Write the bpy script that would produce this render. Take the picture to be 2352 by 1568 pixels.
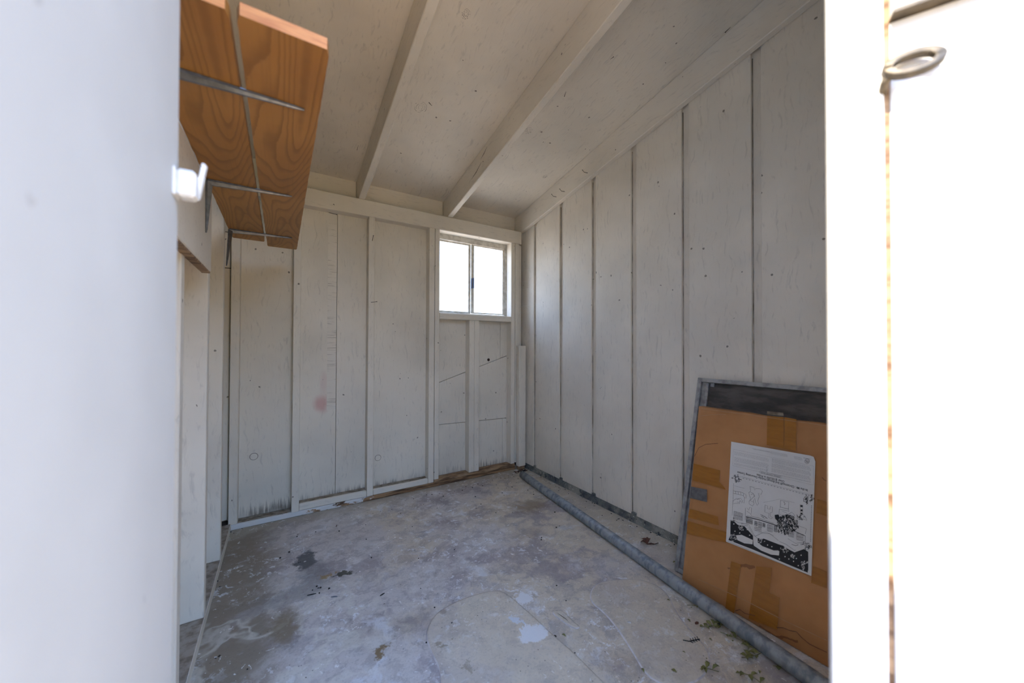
import bpy, bmesh, math, random
from mathutils import Vector, Matrix, noise as mnoise

for o in list(bpy.data.objects):
    bpy.data.objects.remove(o)
scene = bpy.context.scene
col = scene.collection
rnd = random.Random(11)

# ------------------------------------------------------------------ camera
F_PX, YAW, PITCH, ROLL, EYE = 829.27, 0.569405, 0.011391, 0.003246, 0.943
cy_, sy_, cp_, sp_ = math.cos(YAW), math.sin(YAW), math.cos(PITCH), math.sin(PITCH)
FWD = Vector((sy_ * cp_, cy_ * cp_, sp_))
R0 = Vector((cy_, -sy_, 0))
U0 = R0.cross(FWD)
RIGHT = R0 * math.cos(ROLL) + U0 * math.sin(ROLL)
UP = -R0 * math.sin(ROLL) + U0 * math.cos(ROLL)
CAM = Vector((0, 0, EYE))
cam_data = bpy.data.cameras.new('camera')
cam_data.sensor_fit = 'HORIZONTAL'
cam_data.sensor_width = 36.0
cam_data.lens = F_PX / 2352 * 36.0
cam_data.clip_start = 0.01
cam_data.dof.use_dof = True
cam_data.dof.focus_distance = 1.9
cam_data.dof.aperture_fstop = 2.4
cam = bpy.data.objects.new('camera', cam_data)
col.objects.link(cam)
cam.matrix_world = Matrix(((RIGHT.x, UP.x, -FWD.x, CAM.x), (RIGHT.y, UP.y, -FWD.y, CAM.y),
                           (RIGHT.z, UP.z, -FWD.z, CAM.z), (0, 0, 0, 1)))
scene.camera = cam

# ------------------------------------------------------------------ sky, sun, exposure
world = bpy.data.worlds.new('sky')
scene.world = world
world.use_nodes = True
wn = world.node_tree
wn.nodes.clear()
w_out = wn.nodes.new('ShaderNodeOutputWorld')
w_bg = wn.nodes.new('ShaderNodeBackground')
w_tc = wn.nodes.new('ShaderNodeTexCoord')
w_sep = wn.nodes.new('ShaderNodeSeparateXYZ')
w_ramp = wn.nodes.new('ShaderNodeValToRGB')
el = w_ramp.color_ramp.elements
el[0].position = 0.0
el[0].color = (0.70, 0.73, 0.78, 1)
el[1].position = 1.0
el[1].color = (0.25, 0.43, 0.88, 1)
for pos, c in ((0.16, (0.47, 0.64, 0.92)), (0.5, (0.36, 0.55, 1.0))):
    q = el.new(pos); q.color = (*c, 1)
wn.links.new(w_tc.outputs['Generated'], w_sep.inputs[0])
wn.links.new(w_sep.outputs['Z'], w_ramp.inputs[0])
wn.links.new(w_ramp.outputs[0], w_bg.inputs[0])
wn.links.new(w_bg.outputs[0], w_out.inputs[0])
w_bg.inputs[1].default_value = 2.6

sun_data = bpy.data.lights.new('sun', 'SUN')
sun_data.energy = 5.5
sun_data.color = (1.0, 0.87, 0.68)
sun_data.angle = 0.0093
sun = bpy.data.objects.new('sun', sun_data)
col.objects.link(sun)
SUN_DIR = Vector((0.985, 0.14, -1.75)).normalized()      # the way the light travels
sun.rotation_euler = SUN_DIR.to_track_quat('-Z', 'Y').to_euler()
sun.location = (-4, -4, 6)

vs = scene.view_settings
vs.view_transform = 'Standard'
vs.look = 'None'
vs.gamma = 1.0
vs.use_curve_mapping = False
vs.exposure = 1.85

# ------------------------------------------------------------------ pixel -> place
def ray(px, py):
    return RIGHT * ((px - 1176) / F_PX) - UP * ((py - 784) / F_PX) + FWD

def on(px, py, ax, v):
    d = ray(px, py)
    return CAM + d * ((v - CAM[ax]) / d[ax])

def onp(px, py, p0, n):
    d = ray(px, py)
    return CAM + d * ((p0 - CAM).dot(n) / d.dot(n))

# ------------------------------------------------------------------ node helpers
class NT:
    def __init__(s, name):
        s.m = bpy.data.materials.new(name)
        s.m.use_nodes = True
        s.t = s.m.node_tree
        s.b = s.t.nodes['Principled BSDF']
        s.tc = s.t.nodes.new('ShaderNodeTexCoord').outputs['Object']
    def set(s, node, i, v):
        if v is None:
            return
        if isinstance(v, bpy.types.NodeSocket):
            s.t.links.new(v, node.inputs[i])
        else:
            if isinstance(v, (tuple, list)) and len(v) == 3 and node.inputs[i].type == 'RGBA':
                v = (*v, 1)
            node.inputs[i].default_value = v
    def math(s, op, a, b=None, clamp=False):
        n = s.t.nodes.new('ShaderNodeMath'); n.operation = op; n.use_clamp = clamp
        s.set(n, 0, a); s.set(n, 1, b)
        return n.outputs[0]
    def mul(s, a, b): return s.math('MULTIPLY', a, b)
    def add(s, a, b): return s.math('ADD', a, b)
    def vm(s, op, a, b=None):
        n = s.t.nodes.new('ShaderNodeVectorMath'); n.operation = op
        s.set(n, 0, a); s.set(n, 1, b)
        return n.outputs['Value'] if op in ('LENGTH', 'DISTANCE', 'DOT_PRODUCT') else n.outputs[0]
    def sc(s, v, k): return s.vm('MULTIPLY', v, k)
    def noise(s, vec, scale, detail=3, rough=0.5, dist=0.0, color=False):
        n = s.t.nodes.new('ShaderNodeTexNoise')
        s.set(n, 'Vector', vec); s.set(n, 'Scale', scale); s.set(n, 'Detail', detail)
        s.set(n, 'Roughness', rough); s.set(n, 'Distortion', dist)
        return n.outputs['Color' if color else 'Fac']
    def voro(s, vec, scale, feature='F1'):
        n = s.t.nodes.new('ShaderNodeTexVoronoi'); n.feature = feature
        s.set(n, 'Vector', vec); s.set(n, 'Scale', scale)
        return n.outputs['Distance']
    def mr(s, v, a, b, c=0.0, d=1.0, smooth=True):
        n = s.t.nodes.new('ShaderNodeMapRange')
        if smooth: n.interpolation_type = 'SMOOTHSTEP'
        s.set(n, 0, v); s.set(n, 1, a); s.set(n, 2, b); s.set(n, 3, c); s.set(n, 4, d)
        return n.outputs[0]
    def mix(s, f, a, b, mode='MIX'):
        n = s.t.nodes.new('ShaderNodeMix'); n.data_type = 'RGBA'; n.blend_type = mode
        s.set(n, 0, f); s.set(n, 6, a); s.set(n, 7, b)
        return n.outputs[2]
    def sep(s, v):
        n = s.t.nodes.new('ShaderNodeSeparateXYZ'); s.set(n, 0, v)
        return n.outputs
    def bump(s, h, strength=0.3, dist=0.002, prev=None):
        n = s.t.nodes.new('ShaderNodeBump')
        s.set(n, 'Strength', strength); s.set(n, 'Distance', dist); s.set(n, 'Height', h)
        if prev is not None: s.set(n, 'Normal', prev)
        return n.outputs[0]
    def spot(s, vec, c, r, soft=0.35):
        """1 inside an ellipse about c with radii r, 0 outside"""
        d = s.vm('LENGTH', s.vm('DIVIDE', s.vm('SUBTRACT', vec, c), r))
        return s.mr(d, 1.0 + soft, 1.0 - soft)
    def done(s, color=None, rough=0.6, metal=None, normal=None, spec=None):
        s.set(s.b, 'Base Color', color); s.set(s.b, 'Roughness', rough)
        if metal is not None: s.set(s.b, 'Metallic', metal)
        if normal is not None: s.set(s.b, 'Normal', normal)
        if spec is not None: s.set(s.b, 'Specular IOR Level', spec)
        return s.m

def paint(name, grain, base=(0.80, 0.735, 0.625), mold=None, spots=(), rough=0.62, bump=0.25, speck=1.0, dirt=0.35):
    g = NT(name)
    k = {'x': (3, 70, 70), 'y': (70, 3, 70), 'z': (70, 70, 3)}[grain]
    gv = g.sc(g.tc, k)
    warp = g.vm('ADD', gv, g.vm('MULTIPLY', g.noise(g.tc, 6, 2, color=True), (5, 5, 5)))
    fine = g.noise(warp, 1.3, 5, 0.6)
    cl = g.noise(g.tc, 2.2, 4, 0.55)
    c = g.mix(g.mr(cl, 0.35, 0.7), base, tuple(v * 0.86 for v in base))
    c = g.mix(g.mul(g.mr(fine, 0.54, 0.74), 0.22 + dirt * 0.3), c, (0.36, 0.33, 0.29))
    # little nicks and fly specks
    sv = g.vm('ADD', g.tc, g.vm('MULTIPLY', g.noise(g.tc, 45, 2, color=True), (0.012, 0.012, 0.012)))
    dots = g.math('LESS_THAN', g.voro(sv, 17), 0.085)
    pick = g.math('GREATER_THAN', g.noise(g.tc, 9.0, 2), 0.56)
    c = g.mix(g.mul(g.mul(dots, pick), 0.75 * speck), c, (0.09, 0.07, 0.05))
    chip = g.mr(g.noise(g.sc(g.tc, tuple(0.35 * q + 4 for q in k)), 1.0, 6, 0.7), 0.735, 0.77)
    c = g.mix(g.mul(chip, 0.6 * speck), c, (0.16, 0.13, 0.10))
    for (ctr, r, colr, a) in spots:
        wv = g.vm('ADD', g.tc, g.vm('MULTIPLY', g.vm('SUBTRACT', g.noise(g.tc, 14, 3, color=True), (0.5, 0.5, 0.5)), tuple(q * 1.1 for q in r)))
        c = g.mix(g.mul(g.spot(wv, ctr, r, 0.6), a), c, colr)
    if mold:
        z0, z1 = mold
        zz = g.sep(g.tc)[2]
        st = g.noise(g.sc(g.tc, (90, 90, 5)), 1.0, 6, 0.7)
        zj = g.math('SUBTRACT', zz, g.mul(g.math('SUBTRACT', st, 0.5), 0.22))
        low = g.mul(g.mr(zj, z1, z0), g.mr(g.noise(g.tc, 5.0, 3, 0.6), 0.35, 0.62, 0.25, 1.0))
        c = g.mix(g.mul(low, 0.85), c, (0.10, 0.075, 0.05))
    h = g.add(fine, g.mul(chip, -0.6))
    return g.done(c, rough, normal=g.bump(h, bump, 0.0015), spec=0.35)

P0 = (0.73, 0.71, 0.675)
m_paint_z = paint('painted_wood_upright', 'z')
m_paint_x = paint('painted_wood_along', 'x')
m_ceil = paint('painted_roof_sheathing', 'y', bump=0.7, dirt=0.5)
m_rafter = paint('painted_rafter', 'y')
m_back = paint('painted_back_panel', 'z', mold=(0.03, 0.095), dirt=0.4,
               spots=[((0.207, 2.38, 0.60), (0.035, 0.05, 0.045), (0.62, 0.34, 0.30), 0.75),
                      ((0.215, 2.38, 0.72), (0.02, 0.05, 0.06), (0.62, 0.42, 0.38), 0.35)])
m_right = paint('painted_siding', 'z', bump=0.6, dirt=0.45, mold=(-0.02, 0.045))
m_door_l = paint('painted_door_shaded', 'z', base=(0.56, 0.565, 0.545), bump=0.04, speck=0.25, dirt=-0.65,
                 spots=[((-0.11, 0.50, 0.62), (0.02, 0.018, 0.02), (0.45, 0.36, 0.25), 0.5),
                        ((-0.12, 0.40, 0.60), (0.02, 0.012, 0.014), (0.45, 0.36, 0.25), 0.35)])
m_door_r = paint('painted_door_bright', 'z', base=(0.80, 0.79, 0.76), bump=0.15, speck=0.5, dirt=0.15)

def simple(name, colr, rough=0.6, metal=0.0, nscale=25, var=0.35, bump=0.15, stretch=(1, 1, 1), col2=None, dist=0.001):
    g = NT(name)
    n = g.noise(g.sc(g.tc, stretch), nscale, 5, 0.6)
    c2 = col2 or tuple(v * (1 - var) for v in colr)
    c = g.mix(g.mr(n, 0.38, 0.66), colr, c2)
    return g.done(c, rough, metal, g.bump(n, bump, dist))

m_raw = simple('weathered_raw_wood', (0.42, 0.27, 0.15), 0.8, 0, 12, col2=(0.13, 0.07, 0.035), stretch=(1, 5, 5), bump=0.5)
m_dirt = simple('dusty_ledge', (0.34, 0.29, 0.22), 0.9, 0, 30, col2=(0.16, 0.12, 0.08), bump=0.6)
m_dirtplate = simple('dusty_sole_plate', (0.36, 0.31, 0.25), 0.9, 0, 34, col2=(0.19, 0.15, 0.11), bump=0.6)
m_dark = simple('black_crumbs', (0.018, 0.014, 0.012), 0.8, 0, 90)
m_nail = simple('dark_nail', (0.03, 0.028, 0.026), 0.5, 0.7, 60)
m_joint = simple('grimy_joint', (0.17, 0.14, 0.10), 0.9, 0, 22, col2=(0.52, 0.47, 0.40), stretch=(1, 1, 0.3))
m_gap_shade = simple('gap_shade_backing', (0.06, 0.045, 0.035), 0.9, 0, 30)  # sheathing coloured dark to stand in for shade in the panel gaps
m_void = simple('dark_hole', (0.03, 0.012, 0.008), 0.9, 0, 40)
m_alu = simple('weathered_aluminium', (0.42, 0.42, 0.41), 0.5, 0.35, 30, col2=(0.25, 0.25, 0.25), bump=0.15)
m_alu_w = simple('window_aluminium', (0.72, 0.68, 0.60), 0.5, 0.1, 30, col2=(0.52, 0.48, 0.41), bump=0.15)
m_mesh = simple('dusty_insect_mesh', (0.12, 0.105, 0.09), 0.9, 0.0, 9, col2=(0.055, 0.05, 0.045), stretch=(1, 3, 1), bump=0.2)
m_steel = simple('grey_enamelled_steel', (0.20, 0.22, 0.26), 0.38, 0.55, 60, col2=(0.14, 0.15, 0.18), bump=0.08)
m_latch = simple('blue_grey_latch', (0.16, 0.20, 0.34), 0.5, 0.1, 40)
m_paper = simple('white_paper', (0.74, 0.73, 0.70), 0.7, 0, 10, var=0.06, bump=0.02)
m_ink = simple('printing_ink', (0.02, 0.02, 0.022), 0.7, 0, 200, var=0.2, bump=0.0)
m_inkg = simple('fine_print_ink', (0.36, 0.35, 0.34), 0.7, 0, 200, var=0.3, bump=0.0)
m_tape = simple('brown_packing_tape', (0.40, 0.155, 0.024), 0.26, 0, 14, var=0.15, stretch=(1, 6, 1), bump=0.06)
m_duct = simple('grey_duct_tape', (0.17, 0.165, 0.165), 0.4, 0.2, 60, bump=0.15)
m_pale = simple('pale_crumbs', (0.62, 0.62, 0.60), 0.8, 0, 90)
m_green = simple('withered_green_leaf', (0.20, 0.20, 0.06), 0.7, 0, 60, col2=(0.10, 0.09, 0.03))
m_brown = simple('dry_brown_leaf', (0.15, 0.06, 0.035), 0.7, 0, 60, col2=(0.06, 0.025, 0.02))
m_web = simple('cobweb_thread', (0.8, 0.8, 0.78), 0.8, 0, 60, var=0.1)
m_whitemetal = simple('white_painted_metal', (0.80, 0.80, 0.78), 0.4, 0, 60, var=0.08)
m_rust = simple('weathered_iron_eye', (0.13, 0.105, 0.07), 0.55, 0.3, 40, col2=(0.06, 0.05, 0.035))

def mk_wood():
    g = NT('varnished_pine')
    v = g.sc(g.tc, (6.0, 0.85, 3.0))
    s = g.noise(v, 1.0, 1.5, 0.45, 0.35)
    line = g.math('FRACT', g.mul(g.add(s, g.mul(g.noise(g.tc, 30, 3), 0.012)), 30.0))
    dark = g.mul(g.mr(line, 0.45, 0.90), g.mr(line, 1.0, 0.92))
    fib = g.noise(g.sc(g.tc, (120, 4, 120)), 1.0, 4, 0.6)
    tone = g.noise(g.tc, 3.0, 3)
    c = g.mix(g.mr(tone, 0.35, 0.65), (0.43, 0.205, 0.050), (0.35, 0.155, 0.034))
    c = g.mix(g.mul(dark, 0.50), c, (0.17, 0.065, 0.015))
    c = g.mix(g.mul(g.mr(fib, 0.5, 0.75), 0.30), c, (0.22, 0.09, 0.025))
    knot = g.math('LESS_THAN', g.voro(g.sc(g.tc, (1.4, 1, 1)), 3.2), 0.045)
    c = g.mix(g.mul(knot, 0.75), c, (0.10, 0.035, 0.012))
    return g.done(c, 0.45, normal=g.bump(g.add(fib, dark), 0.12, 0.001))
m_wood = mk_wood()
m_endgrain = simple('sawn_pine_end', (0.62, 0.27, 0.085), 0.6, 0, 60, col2=(0.46, 0.17, 0.05), stretch=(0.3, 1, 3), bump=0.2)

def mk_card():
    g = NT('brown_cardboard')
    flute = g.noise(g.sc(g.tc, (1.2, 1.2, 60)), 1.0, 3, 0.6)
    t = g.noise(g.tc, 4.0, 4, 0.6)
    c = g.mix(g.mr(t, 0.35, 0.68), (0.52, 0.245, 0.09), (0.41, 0.18, 0.06))
    c = g.mix(g.mul(g.mr(flute, 0.5, 0.75), 0.25), c, (0.42, 0.25, 0.13))
    w = g.vm('ADD', g.tc, g.vm('MULTIPLY', g.noise(g.tc, 6, 4, color=True), (0.16, 0.16, 0.16)))
    cr = g.math('LESS_THAN', g.math('ABSOLUTE', g.math('SUBTRACT', g.noise(w, 2.3, 1), 0.5)), 0.0035)
    c = g.mix(g.mul(g.mul(cr, g.math('GREATER_THAN', g.noise(g.tc, 5.0, 1), 0.52)), 0.6), c, (0.13, 0.04, 0.015))
    return g.done(c, 0.62, normal=g.bump(g.add(flute, t), 0.2, 0.0015))
m_card = mk_card()
m_cardedge = simple('cardboard_edge', (0.50, 0.31, 0.17), 0.7, 0, 40, var=0.25)

def mk_pipe():
    g = NT('galvanised_steel')
    n = g.noise(g.sc(g.tc, (1, 1, 0.35)), 38, 4, 0.6)
    n2 = g.noise(g.tc, 8, 4, 0.6)
    c = g.mix(g.mr(n, 0.4, 0.65), (0.34, 0.37, 0.39), (0.17, 0.20, 0.23))
    c = g.mix(g.mul(g.mr(n2, 0.55, 0.72), 0.5), c, (0.32, 0.30, 0.26))
    return g.done(c, 0.5, 0.45, g.bump(n, 0.12, 0.001))
m_pipe = mk_pipe()

def mk_curb():
    g = NT('mossy_concrete_curb')
    n = g.noise(g.tc, 26, 6, 0.65)
    n2 = g.noise(g.tc, 7, 4, 0.6)
    n3 = g.noise(g.tc, 90, 3, 0.6)
    c = g.mix(g.mr(n2, 0.38, 0.6), (0.30, 0.29, 0.24), (0.115, 0.12, 0.115))
    c = g.mix(g.mr(n, 0.5, 0.64), c, (0.05, 0.055, 0.06))
    c = g.mix(g.mul(g.mr(n3, 0.62, 0.68), g.mr(n, 0.55, 0.45)), c, (0.62, 0.60, 0.55))
    return g.done(c, 0.9, normal=g.bump(g.add(n, n3), 0.7, 0.004))
m_curb = mk_curb()

def mk_floor(name, smooth=False):
    g = NT(name)
    half = (0.5, 0.5, 0.5)
    def warp(sc, amp, det=4, ro=0.6):
        return g.vm('ADD', g.tc, g.vm('MULTIPLY', g.vm('SUBTRACT', g.noise(g.tc, sc, det, ro, color=True), half), (amp, amp, 0)))
    w = warp(3.1, 0.32)
    w2 = warp(16, 0.10, 4, 0.65)
    wbig = warp(26, 0.13, 4, 0.7)
    wm = warp(9, 0.12, 4, 0.7)
    wrag = warp(38, 0.11, 5, 0.8)
    xyz = g.sep(g.tc)
    tan, lav = (0.60, 0.52, 0.40), (0.575, 0.53, 0.49)
    big = g.noise(w, 1.5, 6, 0.62)
    bias = g.mr(xyz[0], 0.0, 1.35, 0.12, -0.10)
    bf = g.mr(g.add(big, bias), 0.45, 0.57)
    c = g.mix(bf if not smooth else g.mul(bf, 0.35), tan, lav)
    mid = g.noise(w, 6.0, 8, 0.68)
    sm = 0.3 if smooth else 1.0
    # broad darker film, brown and violet, with ragged edges
    vio = g.mr(g.noise(warp(4.0, 0.25, 5, 0.65), 3.4, 8, 0.66), 0.50, 0.60)
    c = g.mix(g.mul(vio, 0.78 * sm), c, (0.33, 0.285, 0.28))
    brn = g.mr(g.noise(g.vm('ADD', wm, (3.1, 1.7, 0)), 2.6, 7, 0.66), 0.54, 0.64)
    c = g.mix(g.mul(brn, 0.5 * sm), c, (0.33, 0.265, 0.205))
    c = g.mix(g.mul(g.mr(mid, 0.53, 0.66), 0.5 * sm), c, (0.30, 0.28, 0.285))
    c = g.mix(g.mul(g.mr(mid, 0.47, 0.34), 0.6 * sm), c, (0.72, 0.74, 0.77))
    grit = g.noise(w2, 15, 9, 0.78)
    c = g.mix(g.mul(g.mr(grit, 0.50, 0.58), 0.42 * (0.4 + 0.6 * sm)), c, (0.27, 0.245, 0.235))
    c = g.mix(g.mul(g.mr(grit, 0.44, 0.36), 0.45 * sm), c, (0.74, 0.72, 0.69))
    if not smooth:
        lb = g.mr(g.add(xyz[0], g.mul(g.math('SUBTRACT', mid, 0.5), 0.55)), 0.09, -0.13)
        c = g.mix(g.mul(lb, 0.92), c, (0.235, 0.19, 0.135))
        bb = g.mr(g.add(xyz[1], g.mul(g.math('SUBTRACT', mid, 0.5), 0.4)), 2.18, 2.30)
        c = g.mix(g.mul(bb, 0.7), c, (0.42, 0.365, 0.275))
        rb = g.mr(g.add(xyz[0], g.mul(g.math('SUBTRACT', mid, 0.5), 0.4)), 1.36, 1.55)
        c = g.mix(g.mul(rb, 0.6), c, (0.50, 0.44, 0.33))
        # pale whorls of a feathered skim coat by the left plate
        ln = g.math('ABSOLUTE', g.math('SUBTRACT', g.noise(warp(5.0, 0.30, 3), 4.2, 3, 0.55), 0.52))
        zone = g.spot(g.tc, (0.02, 1.34, 0), (0.30, 0.34, 1), 0.5)
        c = g.mix(g.mul(g.mul(g.mr(ln, 0.055, 0.0), zone), 0.6), c, (0.70, 0.67, 0.58))
    # flaking white paint, thickest in the middle left
    zf = g.mr(g.noise(w, 2.0, 4, 0.6), 0.42, 0.60)
    fl = g.mul(g.mr(g.noise(w2, 26, 7, 0.75), 0.555, 0.595), zf)
    c = g.mix(g.mul(fl, 0.8 if not smooth else 0.35), c, (0.78, 0.80, 0.82))
    fine = g.math('LESS_THAN', g.voro(w2, 48), 0.17)
    c = g.mix(g.mul(g.mul(fine, g.math('GREATER_THAN', g.noise(g.tc, 7, 3), 0.54)), 0.75 * (0.4 + 0.6 * sm)), c, (0.84, 0.83, 0.80))
    pits = g.math('LESS_THAN', g.voro(g.tc, 55), 0.12)
    c = g.mix(g.mul(g.mul(pits, g.math('GREATER_THAN', g.noise(g.tc, 11, 2), 0.58)), 0.6), c, (0.08, 0.07, 0.06))
    speckle = g.noise(g.tc, 140, 3, 0.6)
    c = g.mix(g.mul(g.mr(speckle, 0.52, 0.72), 0.25), c, (0.12, 0.115, 0.11))
    marks = [((0.10, 1.83, 0), (0.042, 0.075, 1), (0.075, 0.078, 0.082), 0.9, wbig, 0.25),
             ((0.125, 1.70, 0), (0.06, 0.07, 1), (0.14, 0.14, 0.145), 0.6, wbig, 0.6),
             ((0.06, 1.60, 0), (0.13, 0.05, 1), (0.17, 0.165, 0.165), 0.55, wbig, 0.6),
             ((0.225, 1.635, 0), (0.042, 0.014, 1), (0.055, 0.055, 0.04), 0.95, wbig, 0.2),
             ((0.165, 1.66, 0), (0.03, 0.014, 1), (0.30, 0.19, 0.06), 0.8, wbig, 0.3),
             ((0.263, 1.166, 0), (0.024, 0.018, 1), (0.19, 0.12, 0.045), 0.9, wbig, 0.4),
             ((1.24, 1.74, 0), (0.11, 0.075, 1), (0.20, 0.145, 0.09), 0.7, wbig, 0.6),
             ((0.02, 1.44, 0), (0.035, 0.09, 1), (0.20, 0.155, 0.09), 0.75, wbig, 0.6),
             ((0.775, 1.12, 0), (0.035, 0.025, 1), (0.72, 0.72, 0.71), 0.95, wrag, 0.10),
             ((0.705, 0.965, 0), (0.05, 0.035, 1), (0.72, 0.72, 0.71), 0.95, wrag, 0.10),
             ((0.69, 1.04, 0), (0.010, 0.03, 1), (0.60, 0.64, 0.69), 0.8, wbig, 0.2),
             ((0.44, 1.08, 0), (0.02, 0.012, 1), (0.24, 0.19, 0.12), 0.7, wbig, 0.4),
             ((0.49, 1.21, 0), (0.012, 0.010, 1), (0.24, 0.19, 0.14), 0.6, g.tc, 0.4),
             ((0.47, 0.97, 0), (0.018, 0.014, 1), (0.24, 0.19, 0.12), 0.6, wbig, 0.4)]
    for ctr, r, colr, a, vec, soft in marks:
        c = g.mix(g.mul(g.spot(g.sc(vec, (1, 1, 0)), ctr, r, soft), a), c, colr)
    nb = g.noise(g.tc, 60, 5, 0.6)
    h = g.add(g.mul(mid, 1.2), g.mul(nb, 0.5))
    rr = g.mr(mid, 0.35, 0.65, 0.48, 0.72)
    return g.done(c, rr, normal=g.bump(h, 0.25, 0.004), spec=0.4)
m_floor = mk_floor('stained_concrete')
m_lip = simple('skim_coat_lip', (0.62, 0.58, 0.57), 0.7, 0, 26, col2=(0.40, 0.37, 0.37), bump=0.4)
m_patch = mk_floor('smooth_concrete_skim', True)

def mk_sill():
    # peeling white paint over raw brown wood: raw where x is large
    g = NT('peeling_sill')
    n = g.noise(g.sc(g.tc, (14, 30, 30)), 1.0, 5, 0.65)
    x = g.sep(g.tc)[0]
    f = g.mr(g.add(n, g.mr(x, -0.2, 0.95, -0.20, 0.30)), 0.50, 0.56)
    raw = g.mix(g.mr(g.noise(g.sc(g.tc, (5, 60, 60)), 1.0, 5, 0.6), 0.4, 0.62), (0.34, 0.20, 0.10), (0.08, 0.04, 0.02))
    c = g.mix(f, (0.68, 0.67, 0.65), raw)
    return g.done(c, 0.75, normal=g.bump(n, 0.5, 0.002))
m_sill = mk_sill()

def mk_glass():
    g = NT('dusty_window_glass')
    t = g.t
    tr = t.nodes.new('ShaderNodeBsdfTransparent'); tr.inputs[0].default_value = (0.96, 0.97, 0.97, 1)
    df = t.nodes.new('ShaderNodeBsdfTranslucent'); df.inputs[0].default_value = (0.9, 0.9, 0.88, 1)
    gl = t.nodes.new('ShaderNodeBsdfGlossy'); gl.inputs['Roughness'].default_value = 0.02
    m1 = t.nodes.new('ShaderNodeMixShader'); m2 = t.nodes.new('ShaderNodeMixShader')
    n = g.mr(g.noise(g.tc, 9, 4, 0.6), 0.3, 0.8, 0.10, 0.28)
    g.set(m1, 0, n); t.links.new(tr.outputs[0], m1.inputs[1]); t.links.new(df.outputs[0], m1.inputs[2])
    m2.inputs[0].default_value = 0.05
    t.links.new(m1.outputs[0], m2.inputs[1]); t.links.new(gl.outputs[0], m2.inputs[2])
    out = [q for q in t.nodes if q.type == 'OUTPUT_MATERIAL'][0]
    t.links.new(m2.outputs[0], out.inputs[0])
    return g.m
m_glass = mk_glass()
m_ground = simple('sunlit_paving', (0.50, 0.32, 0.15), 0.9, 0, 4, var=0.15, bump=0.2)
m_yard = simple('dry_pale_ground', (0.52, 0.41, 0.27), 0.9, 0, 6, var=0.15, bump=0.2)
m_hedge = simple('hedge_leaves', (0.13, 0.17, 0.05), 0.8, 0, 14, col2=(0.05, 0.08, 0.02), bump=0.8, dist=0.05)
m_roof = simple('roofing_felt', (0.20, 0.19, 0.18), 0.9, 0, 40)

# ------------------------------------------------------------------ mesh helpers
def link(name, me, mat, parent=None, loc=None):
    o = bpy.data.objects.new(name, me)
    col.objects.link(o)
    if mat is not None and len(me.materials) == 0:
        me.materials.append(mat)
    if parent is not None:
        o.parent = parent
    if loc is not None:
        o.location = loc
    return o

def empty(name, loc=(0, 0, 0), rot=None):
    o = bpy.data.objects.new(name, None)
    o.empty_display_size = 0.05
    col.objects.link(o)
    o.location = loc
    if rot is not None: o.rotation_euler = rot
    return o

def tag(o, label, cat, group=None, kind=None):
    o['label'] = label; o['category'] = cat
    if group: o['group'] = group
    if kind: o['kind'] = kind
    return o

def mesh_bm(bm, name='m', smooth=False):
    me = bpy.data.meshes.new(name)
    bmesh.ops.recalc_face_normals(bm, faces=bm.faces)
    bm.to_mesh(me); bm.free()
    if smooth:
        for p in me.polygons: p.use_smooth = True
    return me

def hexa(bm, b, t):
    """b, t: four points each (bottom ring, top ring)"""
    v = [bm.verts.new(p) for p in list(b) + list(t)]
    bm.faces.new(v[0:4][::-1]); bm.faces.new(v[4:8])
    for i in range(4):
        j = (i + 1) % 4
        bm.faces.new((v[i], v[j], v[4 + j], v[4 + i]))
    return v

def bev(bm, w, seg=1):
    if w > 0:
        bmesh.ops.bevel(bm, geom=list(bm.edges), offset=w, segments=seg, affect='EDGES', profile=0.6)

def box(name, x0, x1, y0, y1, z0, z1, mat, parent=None, b=0.002, loc=None):
    bm = bmesh.new()
    hexa(bm, [(x0, y0, z0), (x1, y0, z0), (x1, y1, z0), (x0, y1, z0)], [(x0, y0, z1), (x1, y0, z1), (x1, y1, z1), (x0, y1, z1)])
    bev(bm, b)
    return link(name, mesh_bm(bm, name), mat, parent, loc)

def prism(name, pts, d, mat, parent=None, b=0.0):
    """polygon pts (3D) extruded by vector d"""
    bm = bmesh.new()
    a = [bm.verts.new(p) for p in pts]
    c = [bm.verts.new(Vector(p) + Vector(d)) for p in pts]
    n = len(pts)
    bm.faces.new(a[::-1]); bm.faces.new(c)
    for i in range(n):
        j = (i + 1) % n
        bm.faces.new((a[i], a[j], c[j], c[i]))
    bev(bm, b)
    return link(name, mesh_bm(bm, name), mat, parent)

def tube(bm, pts, rad, seg=8, cap=True):
    pts = [Vector(p) for p in pts]
    rings = []
    for i, p in enumerate(pts):
        d = (pts[min(i + 1, len(pts) - 1)] - pts[max(i - 1, 0)]).normalized()
        a = d.orthogonal().normalized() if i == 0 else (rings[-1][1] - d * rings[-1][1].dot(d)).normalized()
        b2 = d.cross(a)
        r = rad[i] if isinstance(rad, (list, tuple)) else rad
        rings.append(([bm.verts.new(p + (a * math.cos(q) + b2 * math.sin(q)) * r) for q in [2 * math.pi * k / seg for k in range(seg)]], a))
    for i in range(len(rings) - 1):
        A, B = rings[i][0], rings[i + 1][0]
        for k in range(seg):
            bm.faces.new((A[k], A[(k + 1) % seg], B[(k + 1) % seg], B[k]))
    if cap:
        bm.faces.new(rings[0][0][::-1]); bm.faces.new(rings[-1][0])

# ------------------------------------------------------------------ room dimensions
YB, YS = 2.315, 2.380          # stud faces / panel face of the back wall
XL, XLS = -0.207, -0.275       # stud faces / siding of the left wall
XR = 1.598                     # board faces of the right wall
YF = 0.19                      # front wall
SL = 0.188
def raf_z(y): return 1.825 + SL * (2.315 - y)
def ceil_z(y): return raf_z(y) + 0.148

def struct(o, label, cat):
    return tag(o, label, cat, kind='structure')

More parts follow.
